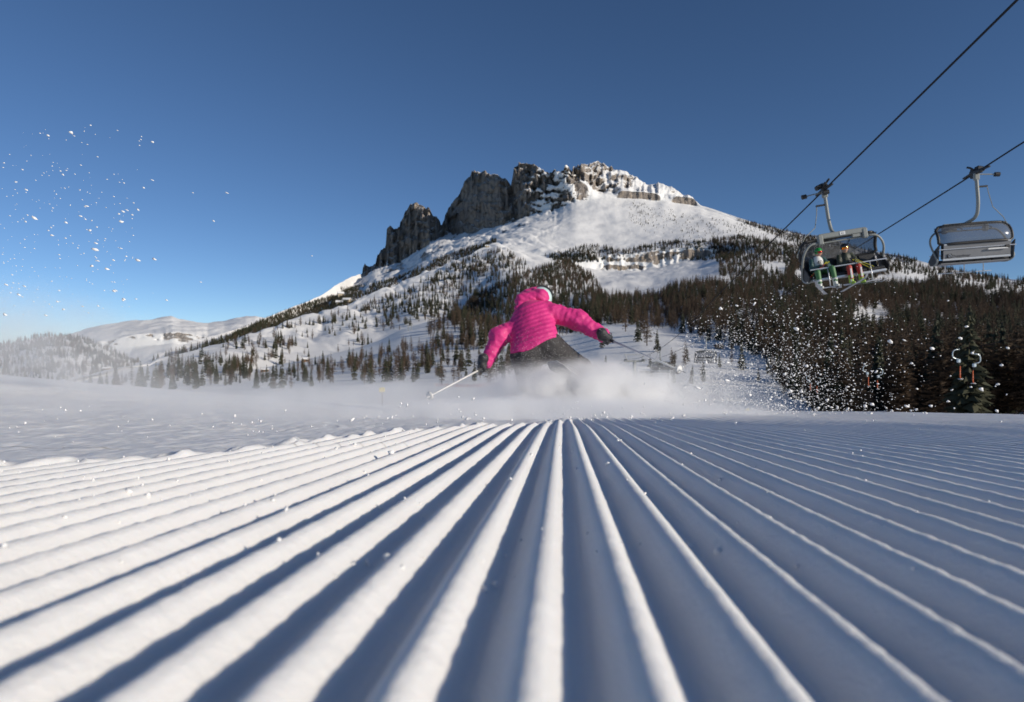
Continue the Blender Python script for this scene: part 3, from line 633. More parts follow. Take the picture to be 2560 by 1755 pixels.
# ------------------------------------------------------------------ soft bodies grown from distance fields
def rcone(p, a, b, ra, rb):
    a = np.asarray(a, float); b = np.asarray(b, float); ab = b - a
    t = np.clip(((p - a) @ ab) / (ab @ ab + 1e-12), 0, 1)
    return np.linalg.norm(p - a - t[..., None] * ab, axis=-1) - (ra + (rb - ra) * t), t
def smin(a, b, k):
    h = np.clip(.5 + .5 * (b - a) / k, 0, 1); return b * (1 - h) + a * h - k * h * (1 - h)
def chain(p, segs, k):
    d = None
    for a, b, ra, rb in segs:
        e, _ = rcone(p, a, b, ra, rb); d = e if d is None else smin(d, e, k)
    return d
def sdf_mesh(name, fn, lo, hi, h, mats, smooth=True):
    lo = np.asarray(lo, float); n = np.ceil((np.asarray(hi) - lo) / h).astype(int) + 1
    ax = [lo[i] + h * np.arange(n[i]) for i in range(3)]
    G3 = np.stack(np.meshgrid(*ax, indexing='ij'), -1); D = fn(G3)
    c = np.stack([D[i:n[0] - 1 + i, j:n[1] - 1 + j, k:n[2] - 1 + k] for i in (0, 1) for j in (0, 1) for k in (0, 1)], -1)
    neg = c < 0; act = neg.any(-1) & ~neg.all(-1)
    offs = [(i, j, k) for i in (0, 1) for j in (0, 1) for k in (0, 1)]
    acc = np.zeros(act.shape + (3,)); cnt = np.zeros(act.shape)
    for e in range(8):
        for f in range(e + 1, 8):
            if sum(abs(offs[e][q] - offs[f][q]) for q in range(3)) != 1: continue
            x = act & (neg[..., e] != neg[..., f]); t = np.where(x, c[..., e] / np.where(x, c[..., e] - c[..., f], 1), 0)
            for q in range(3): acc[..., q] += np.where(x, offs[e][q] + t * (offs[f][q] - offs[e][q]), 0)
            cnt += x
    vid = -np.ones(act.shape, int); vid[act] = np.arange(act.sum()); I = np.argwhere(act)
    V = lo + h * (I + acc[act] / cnt[act][:, None])
    s = D < 0; Fs = []
    for d in range(3):
        u, v = (d + 1) % 3, (d + 2) % 3
        A = np.take(s, range(n[d] - 1), d); B = np.take(s, range(1, n[d]), d); E = np.argwhere(A != B)
        E = E[(E[:, u] > 0) & (E[:, v] > 0) & (E[:, u] < n[u] - 1) & (E[:, v] < n[v] - 1)]
        fl = A[tuple(E.T)]; q = []
        for du, dv in ((-1, -1), (0, -1), (0, 0), (-1, 0)):
            k = E.copy(); k[:, u] += du; k[:, v] += dv; q.append(vid[tuple(k.T)])
        q = np.stack(q, -1); q[~fl] = q[~fl][:, ::-1]; Fs.append(q)
    Fq = np.concatenate(Fs); Fq = Fq[(Fq >= 0).all(1)]
    return mesh_np(name, V, Fq, mats, smooth)

def fabric(name, col, rough=.55, sheen=.3, scale=60, bump=.25, var=.08):
    m = plain(name, col, rough, 0, var, scale, bump); b = m.node_tree.nodes['Principled BSDF']
    b.inputs['Sheen Weight'].default_value = sheen; b.inputs['Sheen Roughness'].default_value = .4
    return m
M_PINK = fabric('pink_quilted_nylon', (.65, .028, .21), .62, .1, 45, .25)
M_TROU = fabric('charcoal_ski_trousers', (.030, .027, .028), .7, .04, 80, .3)
M_BLK = fabric('black_fabric', (.022, .022, .025), .6)
M_HELM = plain('pale_mint_shell', (.62, .78, .76), .25, coat=.4, var=.03)
M_SKIN = plain('skin', (.55, .33, .24), .55, var=.05)
M_BOOT = plain('dark_boot_plastic', (.05, .05, .055), .35)
M_ALU = plain('bare_aluminium', (.62, .62, .60), .35, .85, .06)
M_WHITE = plain('white_lacquer', (.78, .77, .74), .35, var=.05)
M_SKI = plain('ski_topsheet_white', (.72, .72, .74), .3, coat=.3, var=.1, scale=4)
M_EDGE = plain('ski_base_grey', (.30, .30, .32), .4)

SKY = 5.2
foot = P(1420, 1035, SKY); foot.z = float(piste_h(np.array([foot.x]), np.array([foot.y]))[0])
SKIER = empty('person', foot)
tag(SKIER, 'crouching skier seen from behind in bright pink quilted jacket and dark trousers', 'person')
O = np.array(foot)
def sk(px, py, dy=0.0): return np.array(P(px, py, SKY + dy)) - O
hemdir = np.array([.936, 0, .351]); hemn = np.array([-.351, 0, .936])
def jacket(p):
    sL, sR, hL, hR, nk = sk(1308, 800, .16), sk(1350, 781, .16), sk(1310, 882, -.02), sk(1362, 852, -.02), sk(1332, 775, .22)
    d = smin(rcone(p, sL, hL, .100, .112)[0], rcone(p, sR, hR, .098, .112)[0], .09)
    d = smin(d, rcone(p, (sL + sR) / 2, (hL + hR) / 2, .118, .128)[0], .05)
    d = smin(d, rcone(p, nk, (sL + sR) / 2, .075, .1)[0], .05)
    s = (p - hL) @ hemn + .018 * ((p[..., 0] - hL[0]) / .2 - .4) ** 2
    r = .5 - .5 * np.cos(2 * np.pi * s / .0345)
    d = d - .0065 * r ** .6 + .0035 * fbm(p[..., 0] * 12, p[..., 1] * 12, p[..., 2] * 20, 3, 9)
    hem = -((p - sk(1336, 866, 0)) @ hemn) - .012 * np.cos((p[..., 0]) * 19) ; d = np.maximum(d, hem)
    for a, b, c, ra, rb, rc in ((sk(1376, 783, .14), sk(1447, 801, .10), sk(1507, 839, .02), .088, .080, .056), (sk(1296, 818, .14), sk(1247, 842, .08), sk(1217, 905, .02), .083, .077, .050)):
        e1, t1 = rcone(p, a, b, ra, rb); e2, t2 = rcone(p, b, c, rb, rc)
        L1 = np.linalg.norm(b - a); L2 = np.linalg.norm(c - b)
        e = smin(e1, e2, .03); t = np.where(e1 < e2, t1 * L1, L1 + t2 * L2)
        e = e - .0044 * (.5 - .5 * np.cos(2 * np.pi * t / .043)) ** .6 + .0075 * fbm(p[..., 0] * 18, p[..., 1] * 18, p[..., 2] * 18, 3, 14)
        d = smin(d, e, .022)
    return d
jm = sdf_mesh('jacket', jacket, sk(1185, 925, -.2), sk(1540, 745, .55) , .0105, [M_PINK]); link('jacket', jm, SKIER)
def hood(p):
    d = chain(p, [(sk(1306, 752, .24), sk(1350, 744, .25), .062, .075), (sk(1298, 772, .18), sk(1334, 778, .13), .040, .046), (sk(1334, 778, .13), sk(1372, 764, .18), .046, .040), (sk(1318, 744, .34), sk(1346, 738, .36), .07, .075)], .030)
    d = d + .007 * fbm(p[..., 0] * 15, p[..., 1] * 15, p[..., 2] * 15, 3, 44) - .006 * np.abs(np.sin(p[..., 0] * 38 + p[..., 2] * 55))
    hd = np.linalg.norm(p - sk(1352, 745, .37), axis=-1) - .108
    return np.maximum(d, -hd)
link('hood', sdf_mesh('hood', hood, sk(1270, 805, 0), sk(1400, 700, .6), .0085, [M_PINK]), SKIER)
def helmet(p):
    q = p - sk(1352, 745, .37); q = q / np.array([.100, .128, .100])
    d = (np.linalg.norm(q, axis=-1) - 1) * .1
    return np.maximum(d, -(p[..., 2] - sk(0, 768)[2]))
hel = link('helmet', sdf_mesh('helmet', helmet, sk(1300, 790, .15), sk(1400, 705, .6), .009, [M_HELM]), SKIER)
mb = MB(); c = sk(1352, 745, .37)
mb.tube([(c[0] + .106 * math.cos(a), c[1] - .03 + .04 * math.sin(a) , c[2] + .108 * math.sin(a)) for a in np.linspace(.2, 3.0, 22)], .011, 6)
mb.obj('goggle_strap', M_BLK, SKIER, True)
def body(p):   # the continuous figure inside the clothes
    return chain(p, [(sk(1352, 745, .37), sk(1350, 752, .40), .088, .07), (sk(1352, 745, .37), sk(1332, 780, .2), .055, .06), (sk(1332, 785, .18), sk(1338, 868, 0), .095, .11),
                     (sk(1376, 783, .14), sk(1447, 801, .1), .05, .042), (sk(1447, 801, .1), sk(1510, 842, .0), .042, .030), (sk(1296, 818, .14), sk(1247, 842, .08), .05, .042), (sk(1247, 842, .08), sk(1214, 912, .02), .042, .03),
                     (sk(1372, 872, .05), sk(1455, 928, .22), .085, .06), (sk(1455, 928, .22), sk(1492, 985, .30), .055, .045), (sk(1314, 892, .04), sk(1326, 962, .22), .085, .06), (sk(1326, 962, .22), sk(1352, 1010, .05), .055, .045)], .04)
link('body', sdf_mesh('body', body, sk(1180, 1045, -.2), sk(1540, 705, .6), .02, [M_SKIN]), SKIER)
def trousers(p):
    d = chain(p, [(sk(1314, 880, .0), sk(1366, 856, .0), .108, .108), (sk(1372, 870, .03), sk(1459, 926, .22), .128, .082), (sk(1459, 926, .22), sk(1488, 972, .28), .082, .072),
                  (sk(1314, 890, .0), sk(1324, 958, .18), .128, .092), (sk(1324, 958, .18), sk(1348, 1000, .06), .092, .074)], .05)
    top = (p - sk(1336, 850, 0)) @ hemn
    return np.maximum(d + .006 * fbm(p[..., 0] * 13, p[..., 1] * 13, p[..., 2] * 9, 3, 3) - .004 * np.abs(np.sin(p[..., 2] * 40 + p[..., 0] * 25)), top)
link('trousers', sdf_mesh('trousers', trousers, sk(1255, 1040, -.25), sk(1530, 815, .5), .014, [M_TROU]), SKIER)
for a, b in ((sk(1482, 934, .27), sk(1500, 990, .31)), (sk(1342, 985, .10), sk(1356, 1018, .03))):
    toe = b + np.array([.02, .19, -.02])
    fb = lambda p, a=a, b=b, toe=toe: chain(p, [(a, b, .082, .062), (b, toe, .058, .048), (b, b + np.array([-.005, -.05, -.01]), .055, .045)], .025)
    lo = np.minimum(np.minimum(a, b), toe) - .12; hi = np.maximum(np.maximum(a, b), toe) + .12
    link('boot', sdf_mesh('boot', fb, lo, hi, .012, [M_BOOT]), SKIER)
def glove(c, ax, back):
    """closed mitt of four curled fingers and a thumb round a grip running along ax"""
    c = np.asarray(c); ax = np.asarray(ax, float); ax /= np.linalg.norm(ax); back = np.asarray(back, float); back -= ax * (back @ ax); back /= np.linalg.norm(back); sd = np.cross(ax, back)
    segs = [(c + back * .028 - ax * .03, c + back * .028 + ax * .03, .034, .034), (c + back * .05 + sd * .02, c + back * .075, .036, .046)]
    fin = []
    for i, L in enumerate((.95, 1.05, 1.0, .8)):
        o = ax * (.033 - .022 * i); a = c + o + back * .02 + sd * .030; b = c + o - back * .016 * L + sd * .034; e = c + o - back * .030 * L + sd * .004
        fin.append([(a, b, .0125, .0115), (b, e, .0115, .010)])
    th = [(c + back * .03 - sd * .02 + ax * .03, c - sd * .03 + ax * .035, .014, .012), (c - sd * .03 + ax * .035, c - back * .028 - sd * .012 + ax * .03, .012, .010)]
    def fn(p):
        d = chain(p, segs, .02)
        for f in fin + [th]: d = smin(d, chain(p, f, .006), .006)
        return d
    return sdf_mesh('glove', fn, c - .14, c + .14, .0065, [M_BLK])
gl, gr_ = sk(1211, 918, .0), sk(1516, 846, .0)
tipL, tipR = sk(1062, 997, -.62), sk(1712, 931, -.75)
link('glove', glove(gl, tipL - gl, sk(1217, 890, .02) - gl), SKIER); link('glove', glove(gr_, tipR - gr_, sk(1490, 828, .04) - gr_), SKIER)
def pole(gp, tip, lab):
    gp, tip = Vector(gp) + foot, Vector(tip) + foot; d = (tip - gp).normalized()
    r = empty('ski_pole', gp); q = d.to_track_quat('Z', 'Y').to_matrix().to_4x4(); L = (tip - gp).length
    r.matrix_world = Matrix.Translation(gp) @ q
    MB().tube([(0, 0, -.06), (0, 0, -.05), (0, 0, .09), (0, 0, .1)], [.013, .017, .0145, .010], 10).obj('grip', M_BLK, r, True)
    MB().tube([(0, 0, .1), (0, 0, L * .6), (0, 0, L - .02)], [.0085, .0078, .006], 8).obj('shaft', M_WHITE, r, True)
    MB().tube([(0, 0, L - .07), (0, 0, L - .06), (0, 0, L - .055)], [.012, .035, .012], 12).obj('basket', M_WHITE, r, True)
    MB().tube([(0, 0, L - .03), (0, 0, L + .015)], [.005, .002], 6).obj('tip', M_ALU, r)
    MB().tube([(.0, .012, -.05), (.02, .05, -.03), (.02, .05, .03), (0, .015, .05)], .004, 5).obj('strap', M_BLK, r)
    return tag(r, lab, 'ski pole')
pole(gl, tipL, 'white ski pole held in the skier\'s left glove, pointing left'); pole(gr_, tipR, 'ski pole held out in the skier\'s right glove, trailing right')
def ski(tail, head, nrm, lab):
    tail, head = Vector(tail) + foot, Vector(head) + foot; ax = (head - tail); L = ax.length; ax.normalize()
    n = Vector(nrm); n = (n - ax * n.dot(ax)).normalized(); s = ax.cross(n)
    V = []; Fq = []; N = 26
    for i in range(N + 1):
        t = i / N; w = (.048 + .016 * (2 * t - 1) ** 2 + .004 * t) * (1 if .03 < t < .93 else (.62 if t <= .03 else max(.12, (1 - t) / .07) ** .6))
        up = .0 + (.09 * ((t - .88) / .12) ** 2 if t > .88 else 0) + (.02 * ((.05 - t) / .05) ** 2 if t < .05 else 0) + .012 * math.sin(math.pi * t)
        th = .006 + .008 * math.sin(math.pi * t)
        c = tail + ax * (L * t) + n * up
        V += [c - s * w, c + s * w, c + s * w * .92 + n * th, c - s * w * .92 + n * th]
    for i in range(N):
        for k in range(4): Fq.append((i * 4 + k, i * 4 + (k + 1) % 4, i * 4 + 4 + (k + 1) % 4, i * 4 + 4 + k))
    Fq += [(3, 2, 1, 0), (N * 4, N * 4 + 1, N * 4 + 2, N * 4 + 3)]
    r = empty('ski', tail + ax * L * .5); loc = r.location
    mb = MB().put([v - loc for v in V], Fq); mb.M = [1 if (i % 4) in (0,) else 0 for i in range(len(Fq))]
    mb.obj('ski_blade', [M_SKI, M_EDGE], r, False)
    R = Matrix((s, ax, n)).transposed()
    MB().box(n * .03 - ax * .12, (.07, .09, .035), R, 0, .008).obj('heel_binding', M_BOOT, r)
    MB().box(n * .03 + ax * .22, (.07, .11, .035), R, 0, .008).obj('toe_binding', M_BOOT, r)
    return tag(r, lab, 'ski')
bt = sk(1499, 998, .33); tl = sk(1381, 911, -.45); dr = (bt - tl) / np.linalg.norm(bt - tl); LS = np.linalg.norm(bt - tl) / .50
ski(tl, tl + dr * LS, (-.35, -.2, .9), 'ski on edge under the skier\'s stretched right leg, its tail lifted')
bl = sk(1358, 1026, .05); d2 = np.array([dr[0] * .9, dr[1], -.12]); d2 /= np.linalg.norm(d2)
ski(bl - d2 * .80, bl + d2 * .82, (-.45, -.1, .85), 'ski under the skier\'s bent left leg, buried in the spray')
# ------------------------------------------------------------------ chairlift
M_GALV = plain('galvanised_steel', (.25, .26, .245), .5, .0, .07, 9)
M_GREYP = plain('grey_paint', (.40, .41, .39), .5, .1, .10, 8)
M_DARK = plain('black_rubber', (.018, .018, .02), .55)
M_SEAT = fabric('black_seat_cushion', (.012, .012, .014), .5, .05)
M_BACK = plain('grey_back_panel', (.20, .20, .21), .45, .2, .10, 5)
M_STRIP = plain('light_aluminium_strip', (.58, .59, .62), .35, .5, .06)
M_RED = plain('red_lacquer', (.55, .03, .02), .4)
M_ROPE = plain('steel_rope', (.03, .03, .034), .9, .0, .02, spec=.05)
def mat_pane():
    m, n, l, b = newmat('smoked_bubble_pane'); out = n['Material Output']
    tr = n.new('ShaderNodeBsdfTransparent'); tr.inputs[0].default_value = (.50, .50, .52, 1)
    nz = n.new('ShaderNodeTexNoise'); nz.inputs['Scale'].default_value = 6; tc = n.new('ShaderNodeTexCoord'); l.new(tc.outputs['Object'], nz.inputs['Vector'])
    b.inputs['Base Color'].default_value = (.20, .21, .23, 1); b.inputs['Roughness'].default_value = .18
    mr = n.new('ShaderNodeMapRange'); mr.inputs[3].default_value = .38; mr.inputs[4].default_value = .6; l.new(nz.outputs['Fac'], mr.inputs[0])
    mx = n.new('ShaderNodeMixShader'); l.new(mr.outputs[0], mx.inputs[0]); l.new(tr.outputs[0], mx.inputs[1]); l.new(b.outputs[0], mx.inputs[2]); l.new(mx.outputs[0], out.inputs[0])
    return m
M_PANE = mat_pane()
def arc(pts, n=6, r=.25):
    """polyline with rounded corners"""
    pts = [Vector(p) for p in pts]; o = [pts[0]]
    for a, b, c in zip(pts[:-2], pts[1:-1], pts[2:]):
        d1 = min(r, (a - b).length * .48); d2 = min(r, (c - b).length * .48); p0 = b + (a - b).normalized() * d1; p2 = b + (c - b).normalized() * d2
        for i in range(n + 1):
            t = i / n; o.append(p0 * (1 - t) ** 2 + b * 2 * t * (1 - t) + p2 * t * t)
    return o + [pts[-1]]
def text_mesh(s, size, thick=.0):
    cu = bpy.data.curves.new('txt', 'FONT'); cu.body = s; cu.size = size; cu.align_x = 'CENTER'; cu.align_y = 'CENTER'; cu.resolution_u = 3; cu.extrude = thick
    ob = bpy.data.objects.new('txt', cu); COL.objects.link(ob); dg = bpy.context.evaluated_depsgraph_get()
    me = bpy.data.meshes.new_from_object(ob.evaluated_get(dg)); bpy.data.objects.remove(ob); bpy.data.curves.remove(cu); return me
W2 = 1.18
def build_chair():
    r = empty('chairlift_chair')
    # carrier arm
    a = MB().tube(arc([(0, 0, .02), (0, 0, -.25), (0, -.02, -1.05), (0, .12, -1.48), (0, .80, -1.56)], 7, .3), .055, 10)
    arm = a.obj('hanger_arm', M_GALV, r, True)
    MB().box((0, 0, -.13), (.17, .13, .26), None, 0, .03).obj('clamp_head', M_GALV, arm)
    # detachable grip riding on the rope
    g = MB(); R = Matrix.Rotation(math.radians(6), 3, 'X')
    g.box((0, 0, .02), (.12, .62, .14), R, 0, .03); g.box((.05, .22, .10), (.09, .30, .11), Matrix.Rotation(.35, 3, 'X'), 0, .02); g.box((-.03, -.30, .0), (.07, .34, .07), R, 0, .02); g.cyl((-.09, .12, -.1), (.09, .12, -.1), .075, 14)
    g.tube([(0, -.75, .0), (0, -.3, .02), (0, .3, .02), (0, .75, .0)], [.028, .05, .05, .028], 8)
    gp = g.obj('rope_grip', M_DARK, r, False)
    MB().box((.13, .02, .12), (.26, .22, .15), Matrix.Rotation(.3, 3, 'Y'), 0, .03).obj('grip_spring', M_DARK, gp)
    MB().tube(arc([(0, .1, .1), (-.05, .2, .22), (-.10, .3, .27)], 4), [.03] * 5 + [.045, .05, .05][:2] if False else .034, 8).obj('grip_lever', M_DARK, gp, True)
    MB().cyl((.07, .0, -.06), (.62, .02, -.11), .02, 8).obj('guide_rod', M_GALV, gp)
    MB().cyl((.58, .02, -.11), (.72, .02, -.12), .075, 14).obj('guide_roller', M_DARK, gp)
    # cross beam
    b = MB(); b.box((0, .85, -1.60), (1.40, .13, .16), None, 0, .02)
    for s in (-1, 1): b.box((s * .66, .85, -1.70), (.15, .17, .32), None, 0, .03)
    b.tube([(-.62, .80, -1.80), (.62, .80, -1.80)], .024, 8); b.box((.28 if False else -.42, .83, -1.73), (.26, .12, .10), None, 0, .01)
    bm_ = b.obj('cross_beam', M_GALV, r)
    MB().box((0, .92, -1.60), (.16, .012, .10)).obj('number_plate', M_WHITE, bm_)
    MB().box((0, .778, -1.60), (.16, .012, .10)).obj('number_plate', M_WHITE, bm_)
    for s in (-1, 1):
        MB().tube(arc([(s * .70, .85, -1.78), (s * 1.02, .86, -1.80), (s * (W2 + .04), .78, -2.12), (s * (W2 + .04), .50, -2.55), (s * (W2 + .02), .30, -2.86), (s * (W2 - .02), .62, -2.98), (s * (W2 - .1), .92, -2.93)], 6, .25), .034, 9).obj('side_frame', M_GALV, r, True)
    # bench: four seats
    n = 4; w = 2 * (W2 - .09) / n
    for i in range(n):
        x = -(W2 - .09) + w * (i + .5)
        MB().box((x, .66, -2.86), (w - .025, .56, .11), Matrix.Rotation(math.radians(4), 3, 'X'), 0, .035).obj('seat', M_SEAT, r)
        MB().box((x, .335, -2.56), (w - .025, .10, .50), Matrix.Rotation(math.radians(9), 3, 'X'), 0, .035).obj('backrest', M_SEAT, r)
    MB().box((0, .93, -2.93), (2 * W2 - .2, .05, .07), None, 0, .015).obj('seat_front_rail', M_STRIP, r)
    MB().box((0, .64, -2.945), (2 * W2 - .2, .50, .04), None, 0, .01).obj('seat_pan', M_BACK, r)
    Rb = Matrix.Rotation(math.radians(9), 3, 'X')
    bp = MB().box((0, .262, -2.63), (2 * W2 - .26, .022, .30), Rb, 0, .006).obj('back_panel', M_BACK, r)
    MB().box((0, .208, -2.385), (2 * W2 - .26, .022, .165), Rb, 0, .006).obj('upper_back_panel', M_BACK, r)
    MB().box((0, .295, -2.82), (2 * W2 - .24, .03, .075), Rb, 0, .008).obj('lower_strip', M_STRIP, bp)
    MB().box((0, .183, -2.325), (2 * W2 - .28, .012, .04), Rb).obj('upper_strip', M_STRIP, bp)
    MB().tube([(-W2 - .02, .20, -2.48), (W2 + .02, .20, -2.48)], .016, 8).obj('back_tube', M_STRIP, bp)
    MB().box((.62, .19, -2.57), (.62, .05, .05), None, 0, .012).obj('damper', M_WHITE, bp)
    MB().box((.92, .19, -2.52), (.16, .07, .10), None, 0, .02).obj('damper_mount', M_DARK, bp)
    # maker's name on the back
    tm = text_mesh('Doppelmayr', .115, .001); tm.materials.append(M_DARK); o = link('maker_lettering', tm, bp); o.rotation_euler = (math.radians(90 + 9), 0, 0); o.location = (-.47, .262, -2.72)
    MB().box((-.86, .248, -2.705), (.15, .012, .13), Rb).obj('maker_emblem', M_DARK, bp)
    em = MB(); em.tube([(-.86 + .045 * math.cos(t), .235, -2.705 + .040 * math.sin(t)) for t in np.linspace(-1.9, 1.9, 14)], .008, 5); em.tube([(-.885, .235, -2.665), (-.885, .235, -2.745)], .008, 5); em.obj('emblem_ring', M_STRIP, bp)
    # raised bubble behind the heads: curved smoked pane in a dark frame
    def pane(u, v):   # u -1..1, v 0..1 bottom to top
        k = abs(u) ** 6; return Vector((u * (W2 - .03), .17 - .10 * math.sin(v * 2.2) + .34 * v ** 2 + .16 * k * (1 - .2 * v), -2.30 + .66 * v - .05 * k))
    N, Mv = 24, 8; V = [pane(-1 + 2 * i / N, j / Mv) for j in range(Mv + 1) for i in range(N + 1)]
    Fq = [(j * (N + 1) + i, j * (N + 1) + i + 1, (j + 1) * (N + 1) + i + 1, (j + 1) * (N + 1) + i) for j in range(Mv) for i in range(N)]
    bub = MB().put(V, Fq).obj('bubble_pane', M_PANE, r, True)
    ring = [pane(-1 + 2 * i / 20, 1) for i in range(1, 20)] + [pane(1, 1 - j / 6) for j in range(1, 6)] + [pane(1 - 2 * i / 20, 0) for i in range(1, 20)] + [pane(-1, j / 6) for j in range(1, 6)]
    MB().tube(ring + [ring[0]], .05, 8).obj('bubble_frame', M_DARK, bub, True)
    for s in (-.38, .42): MB().tube(arc([pane(s - .05, .95) + Vector((0, .05, 0)), pane(s - .08, .86) + Vector((0, .10, 0)), pane(s + .03, .84) + Vector((0, .1, 0)), pane(s + .06, .72) + Vector((0, .06, 0))], 4, .05), .017, 6).obj('bubble_handle', M_DARK, bub, True)
    for s in (-1, 1):   # dark end shells
        MB().put([(s * (W2 - .02), .20, -2.3), (s * (W2 - .02), .62, -2.50), (s * (W2 - .02), .98, -2.80), (s * (W2 - .02), .85, -2.97), (s * (W2 - .02), .36, -2.90), (s * (W2 + .012), .20, -2.3), (s * (W2 + .012), .62, -2.50), (s * (W2 + .012), .98, -2.80), (s * (W2 + .012), .85, -2.97), (s * (W2 + .012), .36, -2.90)],
                 [(0, 1, 2, 3, 4), (9, 8, 7, 6, 5)] + [(i, (i + 1) % 5, (i + 1) % 5 + 5, i + 5) for i in range(5)]).obj('end_shell', M_SEAT, r)
    # restraint bar and foot rests
    rb = MB().tube([(-W2 + .05, .98, -2.60), (W2 - .05, .98, -2.60)], .02, 8).obj('restraint_bar', M_STRIP, r)
    for x in (-.62, 0, .62):
        MB().tube(arc([(x, .98, -2.60), (x + .03, 1.08, -2.85), (x + .05, 1.14, -3.22)], 4, .1), .017, 7).obj('footrest_stem', M_STRIP, rb, True)
        MB().tube([(x - .2, 1.15, -3.22), (x + .3, 1.15, -3.22)], .016, 7).obj('footrest', M_STRIP, rb)
    # bubble linkage rod down the side
    MB().tube([(.30, -.02, -.50), (.33, -.02, -.72), (.47, .05, -1.18), (.95, .35, -1.50), (W2 + .14, .55, -2.05), (W2 + .12, .52, -2.12)], .014, 6).obj('linkage_rod', M_GALV, r)
    MB().box((.18, 0, -.48), (.30, .05, .06), None, 0, .012).obj('linkage_bracket', M_DARK, r)
    return r
def tree_copy(o, parent=None):
    c = o.copy(); COL.objects.link(c); c.parent = parent
    for ch in o.children: tree_copy(ch, c)
    return c
KX = .138
C1 = [(-30, 9.8), (-5, 7.95), (11.2, 6.28), (20.5, 5.27 + CZ), (33.9, 3.96 + CZ), (55, 1.72 + CZ), (73, .50), (110, -1.05), (169, -2.28), (300, -9.5), (420, -12)]
C2 = [(-30, 9.2), (-5, 7.65), (10, 6.6), (17.74, 5.93 + CZ), (20, 5.70 + CZ), (27.6, 4.98 + CZ), (43, 3.6), (69.6, 1.62 + CZ), (118.6, -1.0), (169, -2.28), (300, -9.5), (420, -12)]
def smooth_z(tab, Y):
    a = np.array(tab); y, z = a[:, 0], a[:, 1]; i = int(np.clip(np.searchsorted(y, Y) - 1, 0, len(y) - 2)); m = np.gradient(z, y); h = y[i + 1] - y[i]; t = (Y - y[i]) / h
    return (2 * t**3 - 3 * t**2 + 1) * z[i] + (t**3 - 2 * t**2 + t) * h * m[i] + (-2 * t**3 + 3 * t**2) * z[i + 1] + (t**3 - t**2) * h * m[i + 1]
K1, K2 = 10.22 - KX * 20.5, 14.83 - KX * 20
rope = lambda c, k, Y: Vector((k + KX * Y, Y, smooth_z(c, Y)))
Ys = np.concatenate([np.linspace(-30, 80, 90), np.linspace(83, 420, 60)])
for c, k, lab in ((C1, K1, 'steel haul rope on the left carrying the occupied chair'), (C2, K2, 'steel haul rope on the right carrying the empty chair')):
    tag(MB().tube([rope(c, k, y) for y in Ys], .024, 7).obj('haul_rope', M_ROPE, None, True), lab, 'cable')
chair0 = build_chair()
def set_chair(o, c, k, Y, updir, roll, lab, sc=1.0):
    p = rope(c, k, Y); f = Vector((-KX, -1, 0)) if updir else Vector((KX, 1, 0)); th = math.atan2(-f.x, f.y)
    o.matrix_world = Matrix.Translation(p) @ Matrix.Rotation(th, 4, 'Z') @ Matrix.Rotation(math.radians(roll), 4, 'Y') @ Matrix.Scale(sc, 4)
    tag(o, lab, 'chairlift chair', 'chairs on the chairlift'); return o
chairs = [(C1, K1, 20.5, True, 8.5, 'bubble chair carrying two seated skiers above the forest'),
          (C2, K2, 20.0, False, -3.5, 'empty grey chair at the right edge, seen from behind', .95),
          (C2, K2, 70.0, False, 0.0, 'small distant chair seen from behind above the snowfield'),
          (C1, K1, 75.0, True, 0.0, 'distant chair facing us, half lost in the spray beside the ski pole'),
          (C1, K1, 205.0, True, 0.0, 'tiny far chair hanging left of the lift pylon')]
CH = []
src = [tree_copy(chair0) for _ in chairs[1:]]
for o, a in zip([chair0] + src, chairs): CH.append(set_chair(o, *a))
pm = text_mesh('61', .085); pm.materials.append(M_DARK)
for o in CH[:2]:
    bmo = [c for c in o.children if c.name.startswith('cross_beam')][0]
    for yy, rz in ((.928, 180), (.771, 0)):
        t_ = link('plate_number', pm, bmo); t_.location = (0, yy, -1.60); t_.rotation_euler = (math.radians(90), 0, math.radians(rz))

# ---- riders
M_GHELM = plain('green_helmet_shell', (.025, .28, .05), .25, coat=.5, var=.04); M_BHELM = plain('black_helmet_shell', (.02, .02, .022), .2, coat=.5)
M_TEAL = fabric('dark_teal_softshell', (.022, .075, .075)); M_BIB = fabric('white_race_bib', (.72, .72, .70)); M_GTR = fabric('green_race_trousers', (.055, .17, .055))
M_OLIVE = fabric('dark_olive_jacket', (.035, .042, .026), var=.5, scale=12); M_BTR = fabric('black_ski_pants', (.014, .013, .014)); M_STR = fabric('red_shin_panel', (.42, .04, .025))
M_WBOOT = plain('white_boot_shell', (.62, .63, .58), .35); M_LBOOT = plain('lime_boot_shell', (.26, .42, .05), .35)
M_VIS = plain('orange_mirror_lens', (.85, .25, .02), .08, .9, .3, 8); M_VIS2 = plain('red_mirror_lens', (.45, .03, .02), .1, .8, .2, 8)
M_GSKI = plain('grey_ski', (.36, .37, .39), .35, .2, .15, 6)
M_POLER = plain('red_pole', (.6, .03, .02), .4); M_POLEY = plain('yellow_pole', (.62, .55, .04), .4)
